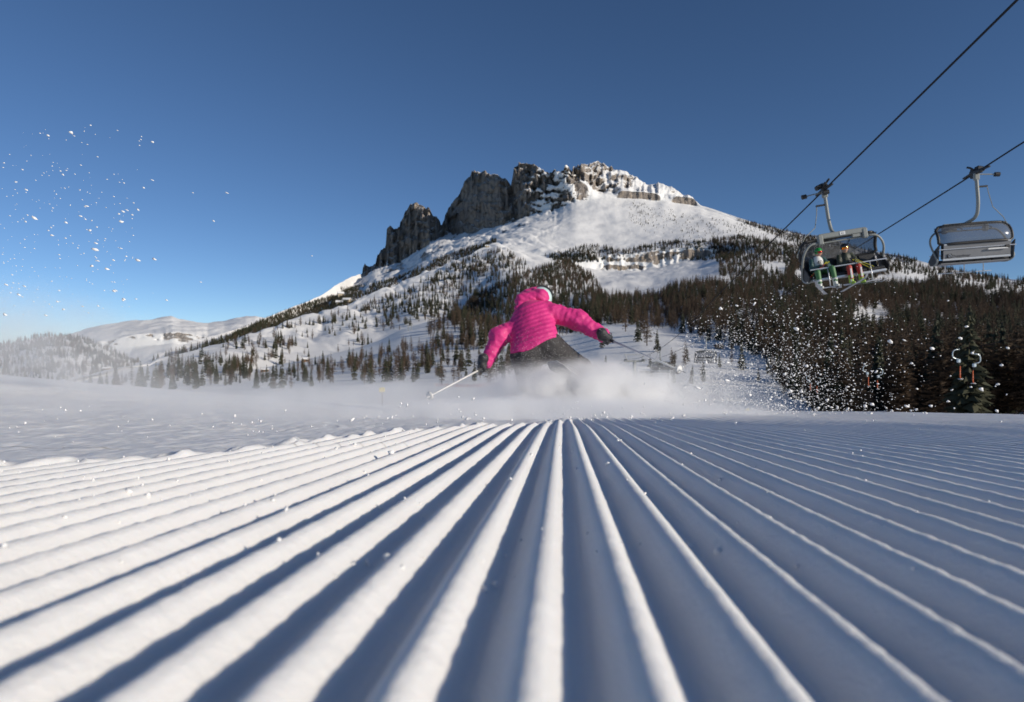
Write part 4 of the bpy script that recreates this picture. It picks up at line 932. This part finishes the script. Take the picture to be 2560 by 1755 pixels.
def rider(chair, x, turn, mats, lab, number=None, spread=.12, knees=((-.02, .0), (.0, .0))):
    """someone seated on the chair, in chair coordinates; hips on the seat"""
    r = empty('person'); r.matrix_world = chair.matrix_world @ Matrix.Translation((x, .52, -2.80))
    jk, tr, bt, hl, vz, shin = mats
    A = lambda *v: np.array(v, float)
    hip = A(0, 0, .10); chest = A(.0, -.02, .46); neck = A(0, .02, .60); head = A(.0 + .06 * turn, .07, .75)
    hands = [A(.06, .40, .30), A(-.10, .40, .30)]; elb = [A(.27, .16, .24), A(-.27, .16, .24)]; sho = [A(.18, .0, .52), A(-.18, .0, .52)]
    kn = [A(spread + knees[0][0], .50, .10 + knees[0][1]), A(-spread + knees[1][0], .50, .10 + knees[1][1])]; an = [A(k[0] * 1.05, .56, -.30) for k in kn]
    body = lambda p: chain(p, [(hip, chest, .12, .12), (chest, neck, .1, .05), (neck, head, .05, .085), (head, head + A(.01 * turn, .02, -.03), .09, .08)] + [(sho[i], elb[i], .045, .038) for i in (0, 1)] + [(elb[i], hands[i], .036, .03) for i in (0, 1)] + [(A(.09 if i == 0 else -.09, .02, .09), kn[i], .075, .055) for i in (0, 1)] + [(kn[i], an[i], .052, .04) for i in (0, 1)], .035)
    link('body', sdf_mesh('body', body, (-.5, -.3, -.5), (.5, .8, 1.0), .022, [M_SKIN]), r)
    jf = lambda p: np.maximum(chain(p, [(hip + A(0, 0, .02), chest, .155, .165), (chest, neck, .14, .07)] + [(sho[i], elb[i], .078, .068) for i in (0, 1)] + [(elb[i], hands[i] * .85 + elb[i] * .15, .066, .048) for i in (0, 1)], .05) + .008 * fbm(p[..., 0] * 14, p[..., 1] * 14, p[..., 2] * 14, 2, 5), -(p[..., 2] - .03) - p[..., 1] * .2)
    jo = link('jacket', sdf_mesh('jacket', jf, (-.45, -.25, -.2), (.45, .55, .75), .018, [jk]), r)
    tf = lambda p: np.minimum(chain(p, [(A(-.08, 0, .09), A(.08, 0, .09), .13, .13)] + [(A(.09 if i == 0 else -.09, .02, .09), kn[i], .105, .082) for i in (0, 1)], .05), 9)
    link('trousers', sdf_mesh('trousers', tf, (-.4, -.25, -.3), (.4, .75, .4), .018, [tr]), r)
    for i in (0, 1):
        link('trouser_leg', sdf_mesh('trouser_leg', lambda p: chain(p, [(kn[i], an[i] + A(0, 0, .06), .084, .068)], .03), kn[i] + A(-.15, -.15, -.6), kn[i] + A(.15, .25, .15), .016, [shin]), r)
        link('boot', sdf_mesh('boot', lambda p: np.maximum(chain(p, [(an[i] + A(0, -.01, .12), an[i] + A(0, -.02, -.08), .075, .068), (an[i] + A(0, -.05, -.10), an[i] + A(0, .17, -.10), .052, .046)], .03), -(p[..., 2] - an[i][2] + .15)), an[i] + A(-.15, -.2, -.25), an[i] + A(.15, .3, .25), .014, [bt]), r)
        link('glove', sdf_mesh('glove', lambda p: chain(p, [(hands[i] - A(0, .03, 0), hands[i] + A(0, .02, -.01), .05, .045)] + [(hands[i] + A(.03 - .02 * f, .03, .02 - .002 * f), hands[i] + A(.03 - .02 * f, .075, -.02), .014, .012) for f in range(4)] + [(hands[i] + A(-.045, .0, .01), hands[i] + A(-.035, .05, .025), .014, .012)], .012), hands[i] - .13, hands[i] + .13, .011, [M_BLK]), r)
    def hf(p):
        q = (p - head - A(0, -.015, .035)) / A(.118, .138, .125); d = (np.linalg.norm(q, axis=-1) - 1) * .12
        face = rcone(p, head + A(.05 * turn, .10, -.04), head + A(.10 * turn, .3, -.06), .07, .1)[0]
        return np.maximum(np.maximum(d, -face), -(p[..., 2] - head[2] + .085))
    link('helmet', sdf_mesh('helmet', hf, head - .2, head + .22, .012, [hl]), r)
    v = MB(); fx = turn * .7
    V = [];
    for j in (0, 1, 2):
        for i in range(11):
            a = math.radians(-62 + 12.4 * i) + fx; V.append((head[0] + (.112 + .01 * (j == 1)) * math.sin(a), head[1] + (.128 + .012 * (j == 1)) * math.cos(a) - .01, head[2] + .050 - .045 * j))
    v.put(V, [(j * 11 + i, j * 11 + i + 1, j * 11 + i + 12, j * 11 + i + 11) for j in (0, 1) for i in range(10)]); v.obj('goggle_lens', vz, r, True)
    MB().tube([(head[0] + .118 * math.sin(a), head[1] + .135 * math.cos(a) - .01, head[2] + .02) for a in np.linspace(1.1 + fx, 5.2 + fx, 16)], .016, 5).obj('goggle_strap', M_BLK, r, True)
    nose = rcone; link('nose', sdf_mesh('nose', lambda p: rcone(p, head + A(.05 * turn, .10, .0), head + A(.06 * turn, .128, -.035), .012, .02)[0], head + A(-.1, .0, -.15), head + A(.15, .25, .1), .009, [M_SKIN]), r)
    if number:
        # race bib over the chest
        bf = lambda p: np.maximum(np.maximum(chain(p, [(hip + A(0, 0, .10), chest, .164, .177), (chest, neck - A(0, 0, .03), .15, .09)], .05), -(p[..., 2] - .16)), np.abs(p[..., 0]) - .155)
        bo = link('race_bib', sdf_mesh('race_bib', bf, (-.3, -.3, 0), (.3, .4, .7), .016, [M_BIB]), r)
        tm = text_mesh(number, .17, .002); tm.materials.append(M_DARK); t_ = link('bib_number', tm, bo); t_.rotation_euler = (math.radians(90 - 8), 0, math.radians(180)); t_.location = (0, .178, .42)
    tag(r, lab, 'person')
    return r, kn, an, hands
r1, kn1, an1, hd1 = rider(CH[0], .72, -.8, (M_TEAL, M_GTR, M_WBOOT, M_GHELM, M_VIS2, M_GTR), 'seated chairlift rider in green helmet, white bib 40 and green trousers', '40', .16, ((.06, .0), (-.06, .06)))
r2, kn2, an2, hd2 = rider(CH[0], -.12, .0, (M_OLIVE, M_BTR, M_LBOOT, M_BHELM, M_VIS, M_STR), 'seated chairlift rider in black helmet, orange goggles and dark olive jacket', None, .15)
for ro, an in ((r1, an1), (r2, an2)):
    for i in (0, 1):
        if ro is r2: MB().box(tuple(an[i] + np.array([0, .075, .20])), (.05, .02, .30), None, 0, .006).obj('white_stripe', M_WHITE, ro)
        o = empty('ski'); yaw = (-.35 if ro is r1 else .25) + (.12 if i else -.12)
        o.matrix_world = ro.matrix_world @ Matrix.Translation(tuple(an[i] + np.array([0, .05, -.165]))) @ Matrix.Rotation(yaw, 4, 'Z') @ Matrix.Rotation(math.radians(-4 if i else 10), 4, 'X')
        m = MB(); N = 14; V = []; Fq = []
        for k in range(N + 1):
            t = k / N; w = (.045 + .014 * (2 * t - 1) ** 2) * (1 if t < .92 else .55); y = -.72 + 1.62 * t; z = .10 * max(0, (t - .88) / .12) ** 2
            V += [(-w, y, z - .008), (w, y, z - .008), (w * .9, y, z + .006), (-w * .9, y, z + .006)]
        for k in range(N):
            for c in range(4): Fq.append((k * 4 + c, k * 4 + (c + 1) % 4, k * 4 + 4 + (c + 1) % 4, k * 4 + 4 + c))
        Fq += [(3, 2, 1, 0), (N * 4, N * 4 + 1, N * 4 + 2, N * 4 + 3)]
        m.put(V, Fq).obj('ski_blade', M_GSKI, o); MB().box((0, -.02, .018), (.06, .34, .025), None, 0, .006).obj('binding', M_BOOT, o)
        who = 'rider in the green helmet' if ro is r1 else 'rider with orange goggles'; side = 'left' if i else 'right'
        tag(o, f'grey ski on the {side} boot of the {who}', 'ski')
    for i, (dx, tz) in enumerate(((.0, -.28), (.07, -.33))):
        m = empty('ski_pole'); m.matrix_world = ro.matrix_world.copy(); a = Vector(hd1[1]) + Vector((dx, .04, .03)); 
        b = a + (Vector((.42, -.12, tz)) if ro is r1 else Vector((-.42, .22, tz - .05)))
        col = M_POLER if ro is r1 else M_POLEY
        MB().tube([a, b], .011, 6).obj('shaft', col, m); MB().tube([a + (a - b).normalized() * .10, a], .018, 6).obj('grip', M_POLEY if ro is r1 else M_BLK, m)
        MB().tube([b + (a - b).normalized() * .07, b + (a - b).normalized() * .06], .035, 8).obj('basket', M_POLEY if ro is r1 else M_BLK, m)
        tag(m, ('red ski pole across the lap of the rider in green, ' if ro is r1 else 'yellow ski pole pointing down from the rider in olive, ') + ('upper of the two' if i == 0 else 'lower of the two'), 'ski pole')

# ---- pylon
pyl_p = rope(C1, K1, 169).lerp(rope(C2, K2, 169), .5)
gz = ground_at(1584, 965); base_z = float(TV[np.unravel_index(np.argmin(np.hypot(TV[..., 0] - pyl_p.x, TV[..., 1] - pyl_p.y)), TV.shape[:2])][2])
PY_ = empty('lift_pylon', (pyl_p.x, pyl_p.y, base_z - .5)); hz = pyl_p.z - base_z + .5
MB().tube([(0, 0, 0), (0, 0, hz - .2)], [.55, .42], 14).obj('mast', M_GALV, PY_, True)
MB().box((0, 0, hz - .35), (5.6, .5, .45), None, 0, .05).obj('cross_arm', M_GALV, PY_)
for s in (-1, 1):
    sh = MB().box((s * 2.34 - KX * 0, 0, hz - .12), (.18, 3.2, .22), None, 0, .03).obj('sheave_beam', M_GALV, PY_)
    for k in range(6): MB().cyl((s * 2.34 - .1, -1.35 + .54 * k, hz - .02), (s * 2.34 + .1, -1.35 + .54 * k, hz - .02), .2, 12).obj('sheave', M_DARK, sh)
    MB().box((s * 3.0, .35, hz - .1), (.9, .6, .06)).obj('walkway', M_DARK, PY_)
    MB().tube([(s * 2.0, 0, hz - .15), (s * 2.5, 0, hz + 1.35)], .10, 8).obj('gantry_leg', M_GREYP, PY_)
MB().box((0, 0, hz + 1.40), (5.6, .18, .16), None, 0, .03).obj('gantry_beam', M_GREYP, PY_)
tag(PY_, 'grey steel lift pylon with cross arm standing on the snowfield', 'lift pylon')
# ------------------------------------------------------------------ huts, markers, drag lift
M_WOOD = plain('weathered_wood', (.20, .115, .065), .8, scale=2); M_WALL = plain('cream_render', (.62, .52, .38), .85, scale=1); M_ROOFS = plain('roof_snow', SNOWC, .8, var=.03)
M_GLASS = plain('dark_window', (.03, .035, .045), .15); M_ORNG = plain('orange_marker', (.85, .30, .03), .5); M_YEL = plain('yellow_sign', (.75, .58, .08), .5); M_ROOF = plain('brown_roof', (.13, .08, .055), .8, scale=2)
def house(px, py, w, h, dep, mw, mr, lab, rot=.3, wins=0, name='hut', floors=1, pitch=.38):
    p = ground_at(px, py); s = p[1] / F; W, H, D = w * s, h * s, dep * s
    r = empty(name, (p[0], p[1], p[2] - H * .1), rot)
    wl_ = MB().box((0, 0, H * .5), (W, D, H)).obj('wall', mw, r)
    MB().put([(-W / 2, -D / 2 + .0, H), (-W / 2, D / 2, H), (-W / 2, 0, H * (1 + pitch)), (W / 2, -D / 2, H), (W / 2, D / 2, H), (W / 2, 0, H * (1 + pitch))], [(0, 1, 2), (3, 5, 4), (0, 2, 5, 3), (1, 4, 5, 2)]).obj('gable', mw, r)
    e = .12 * W; t = .10 * H + .15; rise = H * pitch
    rf = MB()
    for sg in (-1, 1):
        y0, y1 = sg * (D / 2 + e), 0; z0, z1 = H - rise * e / (D / 2) + .02, H + rise + .02
        V = [(-W / 2 - e, y0, z0), (W / 2 + e, y0, z0), (W / 2 + e, y1, z1), (-W / 2 - e, y1, z1)]; rf.put(V + [(a, b, c + t) for a, b, c in V], [(0, 1, 2, 3), (7, 6, 5, 4), (0, 4, 5, 1), (1, 5, 6, 2), (3, 2, 6, 7), (0, 3, 7, 4)])
    rf.obj('roof', mr, r)
    for f in range(floors):
        for k in range(wins):
            x = -W / 2 + W * (k + .5) / wins; z = H * (f + .55) / floors; ww, wh = W / wins * .42, H / floors * .42
            fr = MB().box((x, -D / 2 - .02, z), (ww * 1.25, .06, wh * 1.2)).obj('window', M_WOOD, r); MB().box((x, -D / 2 - .06, z), (ww, .04, wh)).obj('pane', M_GLASS, fr)
    if wins: MB().box((W / 2 - W * .5 / max(wins, 1) * .0 - W * .06, -D / 2 - .03, H * .3 / floors), (W * .09, .06, H * .55 / floors)).obj('door', M_WOOD, r)
    return tag(r, lab, 'building')
house(762, 900, 16, 8, 12, M_WOOD, M_ROOFS, 'small wooden hut with snowy roof on the left slope, upper of two', .2, 2)
house(660, 925, 17, 6, 12, M_WOOD, M_ROOFS, 'low wooden hut with snowy roof among left trees, lower of two', .2, 2)
house(1797, 872, 17, 8, 14, M_WOOD, M_ROOF, 'brown wooden cabin at the edge of the snowfield', .5, 2)
house(848, 737, 13, 9, 9, M_WALL, M_ROOFS, 'cream hotel with snowy roof, uppermost of the cluster below the ridge', .4, 3, 'hotel', 2)
house(868, 752, 17, 9, 10, M_WALL, M_ROOFS, 'cream hotel with snowy roof, lower right of the cluster', -.2, 4, 'hotel', 2)
house(846, 758, 15, 8, 9, M_WALL, M_ROOFS, 'cream hotel with snowy roof, lower left of the cluster', .1, 3, 'hotel', 2)
house(1217, 612, 9, 4, 6, M_WALL, M_ROOFS, 'tiny mountain refuge on the shoulder below the peak', .1, 2)
house(258, 892, 14, 5, 8, M_WOOD, M_ROOFS, 'faint flat chalet on the far left slope', .1, 3)
house(1622, 944, 46, 20, 30, M_GREYP, M_ROOFS, 'valley station with thick snow on its roof behind the pylon', -.15, 4, 'lift_station', 2, .22)
def small_pylon(px, py, hp, lab):
    p = ground_at(px, py); h = hp * p[1] / F; r = empty('lift_mast', (p[0], p[1], p[2] - .5), .3)
    MB().tube([(0, 0, 0), (0, 0, h + .5)], [.3, .2], 8).obj('mast', M_GALV, r); MB().box((0, 0, h + .4), (h * .45, .3, .3)).obj('cross_arm', M_GALV, r)
    for s in (-1, 1): MB().box((s * h * .2, 0, h + .62), (.2, 2.2, .25)).obj('sheave_beam', M_DARK, r)
    tag(r, lab, 'lift pylon')
small_pylon(663, 858, 14, 'tiny lift mast on the piste of the left slope'); small_pylon(1019, 822, 14, 'tiny lift mast on the snow knoll, left of two'); small_pylon(1028, 820, 14, 'tiny lift mast on the snow knoll, right of two')
# orange piste marker on the crest, yellow board at the left
zz = lambda x, y: float(piste_h(np.array([x]), np.array([y]))[0])
mx_, my_ = (1868 - CX) / F * 8.6, 8.6
r = empty('piste_marker', (mx_, my_, zz(mx_, my_))); top = CZ + (CY - 1021) / F * my_ - zz(mx_, my_)
MB().tube([(0, 0, -.05), (0, 0, top)], .014, 8).obj('pole', M_ORNG, r); MB().tube([(0, 0, top - .055), (0, 0, top + .0)], .021, 10).obj('cap', M_YEL, r)
tag(r, 'short orange piste marker on the crest right of the spray', 'piste marker')
bx_, by_ = (955 - CX) / F * 34, 34.0; bz = zz(bx_, by_); topz = CZ + (CY - 968) / F * by_
r = empty('piste_sign', (bx_, by_, bz))
MB().box((0, 0, topz - bz - .14), (.30, .03, .24), None, 0, .01).obj('board', M_YEL, r); MB().tube([(0, .03, -.1), (0, .03, topz - bz)], .02, 6).obj('post', M_WOOD, r)
tag(r, 'small yellow board on a post at the far piste edge', 'sign')
# red safety net
M_NET = plain('red_safety_net', (.55, .10, .08), .7, scale=8)
pts = [Vector(ground_at(1090 + 26 * k, 966 - .3 * k)) for k in range(7)]
hs_ = pts[0].y / F * 7
r = empty('safety_net', pts[0]); o0 = Vector(pts[0])
for k, p in enumerate(pts): MB().tube([p - o0 + Vector((0, 0, -.3)), p - o0 + Vector((0, 0, hs_ * 1.1))], .03, 6).obj('post', M_ORNG, r)
for a, b in zip(pts[:-1], pts[1:]):
    nb = MB()
    for j in range(4): nb.tube([a - o0 + Vector((0, 0, hs_ * (1 - .3 * j))), b - o0 + Vector((0, 0, hs_ * (1 - .3 * j)))], .022, 4)
    for j in range(9): q = a.lerp(b, (j + .5) / 9) - o0; nb.tube([q + Vector((0, 0, hs_)), q + Vector((0, 0, hs_ * .1))], .012, 4)
    nb.obj('net_panel', M_NET, r)
tag(r, 'red safety net stretched along the snowfield behind the left pole', 'fence')
# drag lift: two thin ropes with hanging platters
M_TUBE = plain('pale_bent_tube', (.60, .66, .68), .3, .5); M_REDP = plain('orange_red_stick', (.70, .14, .04), .5)
def drag(Y, side):
    X0 = 28.6 + .225 * (Y - 40) + (.9 if side else 0); Zr = CZ + .06 - .083 * (Y - 40) + 0.05 - (.28 if side else 0); return Vector((X0, Y, Zr))
for s in (0, 1):
    tag(MB().tube([drag(y, s) for y in np.linspace(-5, 130, 40)], .008, 5).obj('drag_rope', M_ROPE, None), f'thin drag lift rope in front of the right forest, {"right" if s else "left"} one', 'cable')
names = ['nearest', 'middle', 'farthest']
for i, Y in enumerate((40, 57, 78)):
    for s in (0, 1):
        p = drag(Y, s); r = empty('drag_lift_platter', p); k = 1 if s else -1; c = -k * .0
        MB().tube(arc([(0, 0, 0), (k * .42, 0, -.05), (k * .46, 0, -.55), (k * .10, 0, -.62)], 6, .25), .032, 8).obj('bent_arm', M_TUBE, r, True)
        MB().box((k * .02 if False else k * .05, 0, -.74), (.20, .16, .24), None, 0, .04).obj('spring_box', M_TUBE, r)
        x = -k * .04
        MB().tube([(k * .02, 0, -.82), (x, 0, -1.1)], .016, 6).obj('cord', M_DARK, r)
        MB().tube([(x, 0, -1.08), (x, 0, -1.72), (x + .05, .02, -1.88)], .032, 8).obj('stick', M_REDP, r, True)
        MB().tube([(x + .05, .02, -1.87), (x + .05, .02, -1.90), (x + .05, .02, -1.92)], [.06, .16, .12], 14).obj('platter', M_WHITE, r, True)
        tag(r, f'{names[i]} drag lift platter with red stick before the forest, {"right" if s else "left"} of its pair', 'drag lift', 'hanging drag lift platters')
# ------------------------------------------------------------------ snow spray
def chunk_proto(seed, sub=1):
    r_ = np.random.default_rng(seed)
    t = (1 + 5 ** .5) / 2
    V = np.array([(-1, t, 0), (1, t, 0), (-1, -t, 0), (1, -t, 0), (0, -1, t), (0, 1, t), (0, -1, -t), (0, 1, -t), (t, 0, -1), (t, 0, 1), (-t, 0, -1), (-t, 0, 1)], float); V /= np.linalg.norm(V[0])
    T = np.array([(0, 11, 5), (0, 5, 1), (0, 1, 7), (0, 7, 10), (0, 10, 11), (1, 5, 9), (5, 11, 4), (11, 10, 2), (10, 7, 6), (7, 1, 8), (3, 9, 4), (3, 4, 2), (3, 2, 6), (3, 6, 8), (3, 8, 9), (4, 9, 5), (2, 4, 11), (6, 2, 10), (8, 6, 7), (9, 8, 1)])
    return V * (1 + r_.uniform(-.38, .38, (12, 1))), T
CHK = [chunk_proto(i) for i in range(6)]
OCT = (np.array([(1, 0, 0), (-1, 0, 0), (0, 1, 0), (0, -1, 0), (0, 0, 1), (0, 0, -1)], float), np.array([(0, 2, 4), (2, 1, 4), (1, 3, 4), (3, 0, 4), (2, 0, 5), (1, 2, 5), (3, 1, 5), (0, 3, 5)]))
M_FLAKE = plain('loose_snow', SNOWC, .7, var=.02)
M_FLAKE.node_tree.nodes['Principled BSDF'].inputs['Subsurface Weight'].default_value = .0
SUBS = np.random.default_rng(99)
def scatter(name, Pm, R, label, fine=False, elong=None, ang=0.0, kind='stuff'):
    """Pm positions, R radii; little irregular lumps, one mesh"""
    Vs, Ts, off = [], [], 0; protos = [OCT] if fine else CHK
    which = SUBS.integers(0, len(protos), len(Pm))
    for w, (V, T) in enumerate(protos):
        ids = np.where(which == w)[0]; n = len(ids)
        if n == 0: continue
        q = SUBS.normal(size=(n, 4)); q /= np.linalg.norm(q, axis=1)[:, None]; a, b, c, d = q.T
        Rm = np.stack([np.stack([1 - 2 * (c * c + d * d), 2 * (b * c - a * d), 2 * (b * d + a * c)], -1), np.stack([2 * (b * c + a * d), 1 - 2 * (b * b + d * d), 2 * (c * d - a * b)], -1), np.stack([2 * (b * d - a * c), 2 * (c * d + a * b), 1 - 2 * (b * b + c * c)], -1)], 1)
        st = 1 + SUBS.uniform(-.3, .45, (n, 1, 3)); L = np.einsum('nij,nkj->nki', Rm, V[None] * st) * R[ids][:, None, None]
        if elong is not None:
            e = elong[ids][:, None]; ax = np.array([math.cos(ang), 0, math.sin(ang)]); L = L + ((L @ ax) * (e - 1))[..., None] * ax
        L = L + Pm[ids][:, None, :]; Vs.append(L.reshape(-1, 3)); Ts.append((T[None] + (np.arange(n) * len(V))[:, None, None] + off).reshape(-1, 3)); off += n * len(V)
    me = mesh_np(name, np.concatenate(Vs), np.concatenate(Ts), [M_FLAKE], not fine)
    return tag(link(name, me), label, 'snow', kind=kind)
rg = np.random.default_rng(4)
def toP(px, py, Y): return np.stack([(px - CX) / F * Y, Y, CZ + (CY - py) / F * Y], -1)
def above(Pm, R):   # keep lumps out of the ground
    z = piste_h(Pm[:, 0], Pm[:, 1]); low = Pm[:, 2] < z + R; Pm[low, 2] = (z + R + rg.random(len(R)) * .07 * Pm[:, 1] / 4)[low]; return Pm
# 1 spray over the right wood: dense and fine near the skier, few and coarse far right
n = 30000; u = rg.beta(1.25, 2.1, n); px = 1560 + u * 1000; hgt = rg.beta(1.0, 2.6, n); py = 1036 - hgt * (190 + 120 * np.sin(np.clip(u * 2.6, 0, np.pi)) + 150 * u)
keep = rg.random(n) < np.where(u < .14, .35, np.clip(1.1 - u * 1.25, .05, 1)) ** 2.0; px, py, u = px[keep], py[keep], u[keep]; n = len(px)
Y = rg.uniform(3.2, 6.5, n) - u * 1.2; rp = np.exp(rg.normal(-1.0, .45, n)) * (1.0 + 1.5 * u) ; R = rp * Y / F
scatter('spray_grains', above(toP(px, py, Y), R), R, 'cloud of fine snow grains flying across the right forest', False, 1 + rg.random(n) * .9, -.30)
n = 70; px = 1700 + rg.beta(1.2, 1.3, n) * 900; py = 1040 - rg.beta(1.1, 1.8, n) * 320; Y = rg.uniform(2.2, 4.5, n); R = rg.uniform(1.6, 3.8, n) * Y / F
scatter('spray_clots', above(toP(px, py, Y), R), R, 'larger snow clots flying before the right forest', False, 1 + rg.random(n) * .9, -.3)
# 2 flakes in the sky upper left
n = 330; t = rg.random(n) ** .75; px = rg.random(n) ** 1.25 * 340 - 8 + rg.normal(0, 18, n) + (1 - t) * 30; py = 310 + t * 480; Y = rg.uniform(2.4, 4.6, n); R = np.exp(rg.normal(-.2, .45, n)) * Y / F
ex = np.array([(178, 331, 8.5), (226, 313, 4), (567, 482, 5.5), (534, 552, 5.5), (416, 750, 4), (502, 705, 4), (386, 648, 5), (345, 524, 5), (317, 525, 4), (297, 535, 4), (165, 556, 6), (216, 515, 6), (86, 545, 7), (380, 450, 4), (225, 576, 6), (267, 672, 5.5), (230, 665, 6), (130, 588, 6), (285, 728, 6), (310, 748, 5), (482, 482, 2.6), (780, 640, 3)])
ep = toP(ex[:, 0], ex[:, 1], np.full(len(ex), 3.2)); eR = ex[:, 2] * 3.2 / F * .42
scatter('sky_flakes', np.concatenate([toP(px, py, Y), ep]), np.concatenate([R, eR]), 'scattered snow flakes flying in the upper left sky', False, 1.5 + rg.random(n + len(ex)) * 1.4, -.38)
# 3 lumps thrown up along the track and round the skier
n = 280; px = rg.normal(1430, 250, n); py = 1058 - np.abs(rg.normal(0, 26, n)) + rg.normal(0, 8, n); Y = rg.uniform(2.2, 4.6, n); R = np.exp(np.minimum(rg.normal(.35, .48, n), 1.15)) * Y / F
scatter('spray_lumps', above(toP(px, py, Y), R), R, 'white snow lumps thrown up in front of the skier', False, 1 + rg.random(n) * .8, .5)
n = 75; px = rg.uniform(-20, 1150, n); py = 1120 - px * .05 - np.abs(rg.normal(0, 38, n)); Y = rg.uniform(1.1, 2.6, n); R = np.exp(np.minimum(rg.normal(.45, .5, n), 1.2)) * Y / F
scatter('drift_lumps', above(toP(px, py, Y), R), R, 'blurred snow lumps drifting over the scraped track at left', False, 1 + rg.random(n) * .6, .9)
# crumbs lying on the corduroy beside the track, and on the right
n = 5000; Yc = np.exp(rg.uniform(math.log(.35), math.log(6), n)); Xc = rg.uniform(-.82, .82, n) * Yc
sd = track_side(Xc, Yc); pk = (sd > 0) & (rg.random(n) < np.exp(-sd * 3.0) * .8 + .025); Xc, Yc = Xc[pk], Yc[pk]; R = np.exp(rg.normal(-6.75, .55, len(Xc)))
scatter('snow_crumbs', np.stack([Xc, Yc, piste_h(Xc, Yc) + R * .4], -1), R, 'small snow crumbs lying on the groomed ridges')
# 4 fine dust grains before the skier's legs and to the right
n = 14000; a = rg.random(n) < .45
px = np.where(a, rg.normal(1370, 95, n), rg.normal(1760, 130, n)); py = np.where(a, 985 - np.abs(rg.normal(0, 60, n)), 1030 - np.abs(rg.normal(0, 85, n))); Y = np.where(a, rg.uniform(4.2, 4.85, n), rg.uniform(4, 6.5, n)); R = rg.uniform(.22, .55, n) * Y / F
scatter('spray_dust', above(toP(px, py, Y), R), R, 'powder grains hanging round the skier\'s legs', True)

# 5 powder cloud
def mat_cloud(name, dens, nscale, lo, hi, fall=1.6, an=.0):
    m = bpy.data.materials.new(name); m.use_nodes = True; n, l = m.node_tree.nodes, m.node_tree.links
    for x in list(n):
        if x.type == 'BSDF_PRINCIPLED': n.remove(x)
    out = n['Material Output']; v = n.new('ShaderNodeVolumePrincipled'); v.inputs['Color'].default_value = (1, 1, 1, 1); v.inputs['Anisotropy'].default_value = an
    tc = n.new('ShaderNodeTexCoord'); ln = n.new('ShaderNodeVectorMath'); ln.operation = 'LENGTH'; l.new(tc.outputs['Object'], ln.inputs[0])
    mr = n.new('ShaderNodeMapRange'); mr.interpolation_type = 'SMOOTHERSTEP'; mr.inputs[1].default_value = 1.0; mr.inputs[2].default_value = .12; mr.inputs[3].default_value = 0; mr.inputs[4].default_value = 1; l.new(ln.outputs['Value'], mr.inputs[0])
    pw = n.new('ShaderNodeMath'); pw.operation = 'POWER'; pw.inputs[1].default_value = fall; l.new(mr.outputs[0], pw.inputs[0])
    g = n.new('ShaderNodeNewGeometry'); nz = n.new('ShaderNodeTexNoise'); nz.inputs['Scale'].default_value = nscale; nz.inputs['Detail'].default_value = 4; nz.inputs['Roughness'].default_value = .6; l.new(g.outputs['Position'], nz.inputs['Vector'])
    m2 = n.new('ShaderNodeMapRange'); m2.inputs[1].default_value = lo; m2.inputs[2].default_value = hi; m2.inputs[3].default_value = .0; m2.inputs[4].default_value = 1; l.new(nz.outputs['Fac'], m2.inputs[0])
    mu = n.new('ShaderNodeMath'); mu.operation = 'MULTIPLY'; l.new(pw.outputs[0], mu.inputs[0]); l.new(m2.outputs[0], mu.inputs[1])
    mk = n.new('ShaderNodeMath'); mk.operation = 'MULTIPLY'; mk.inputs[1].default_value = dens; l.new(mu.outputs[0], mk.inputs[0]); l.new(mk.outputs[0], v.inputs['Density'])
    l.new(v.outputs[0], out.inputs['Volume']); return m
V0, T0 = chunk_proto(3); 
def ball():
    N, Mv = 20, 12; V = [(0, 0, -1)] + [(math.cos(2 * math.pi * i / N) * math.sin(math.pi * j / Mv), math.sin(2 * math.pi * i / N) * math.sin(math.pi * j / Mv), -math.cos(math.pi * j / Mv)) for j in range(1, Mv) for i in range(N)] + [(0, 0, 1)]
    Fq = [(0, 1 + (i + 1) % N, 1 + i) for i in range(N)] + [(1 + (j - 1) * N + i, 1 + (j - 1) * N + (i + 1) % N, 1 + j * N + (i + 1) % N, 1 + j * N + i) for j in range(1, Mv - 1) for i in range(N)] + [(len(V) - 1, 1 + (Mv - 2) * N + i, 1 + (Mv - 2) * N + (i + 1) % N) for i in range(N)]
    return MB().put(V, Fq)
def cloud(c, r, rot, dens, lab, nscale=3.5, lo=.25, hi=.7, fall=1.6):
    m = mat_cloud('powder_snow_cloud', dens, nscale, lo, hi, fall); o = ball().obj('powder_cloud', m, None, True); o.location = c; o.scale = r; o.rotation_euler = rot
    return tag(o, lab, 'snow', kind='stuff')
cloud(P(1450, 1004, 5.05), (1.15, .75, .42), (0, 0, 0), 60.0, 'dense white powder cloud hiding the skier\'s skis and boots', 5.5, .40, .68, 1.25)
cloud(P(1400, 1040, 3.5), (1.7, 1.0, .13), (0, 0, 0), 14.0, 'low powder mist hugging the ridges before the skier', 6, .36, .68, 1.2)
cloud(P(1650, 1000, 5.4), (1.5, 1.1, .46), (0, .12, 0), 3.2, 'thinner powder veil drifting right of the skier', 5, .40, .72)
cloud(P(900, 1010, 4.4), (2.2, 2.0, .30), (0, -.03, 0), 1.7, 'low powder veil drifting left of the skier', 4, .38, .75)
cloud(P(70, 890, 4.2), (1.6, 1.3, .70), (0, .15, 0), 2.2, 'faint powder veil over the hill at the left edge', 4, .36, .75)
cloud(P(380, 1025, 2.6), (1.9, 1.2, .22), (0, 0, 0), 1.6, 'ground drift of powder over the scraped snow at left', 5, .36, .7)
cloud(P(1310, 950, 4.70), (.42, .30, .20), (0, 0, 0), 5.0, 'powder wisps in front of the skier\'s trousers', 8, .42, .75, 1.0)
cloud(P(1515, 972, 4.95), (.50, .42, .27), (0, .25, 0), 16.0, 'bright burst of powder off the right ski', 7, .38, .68, 1.1)
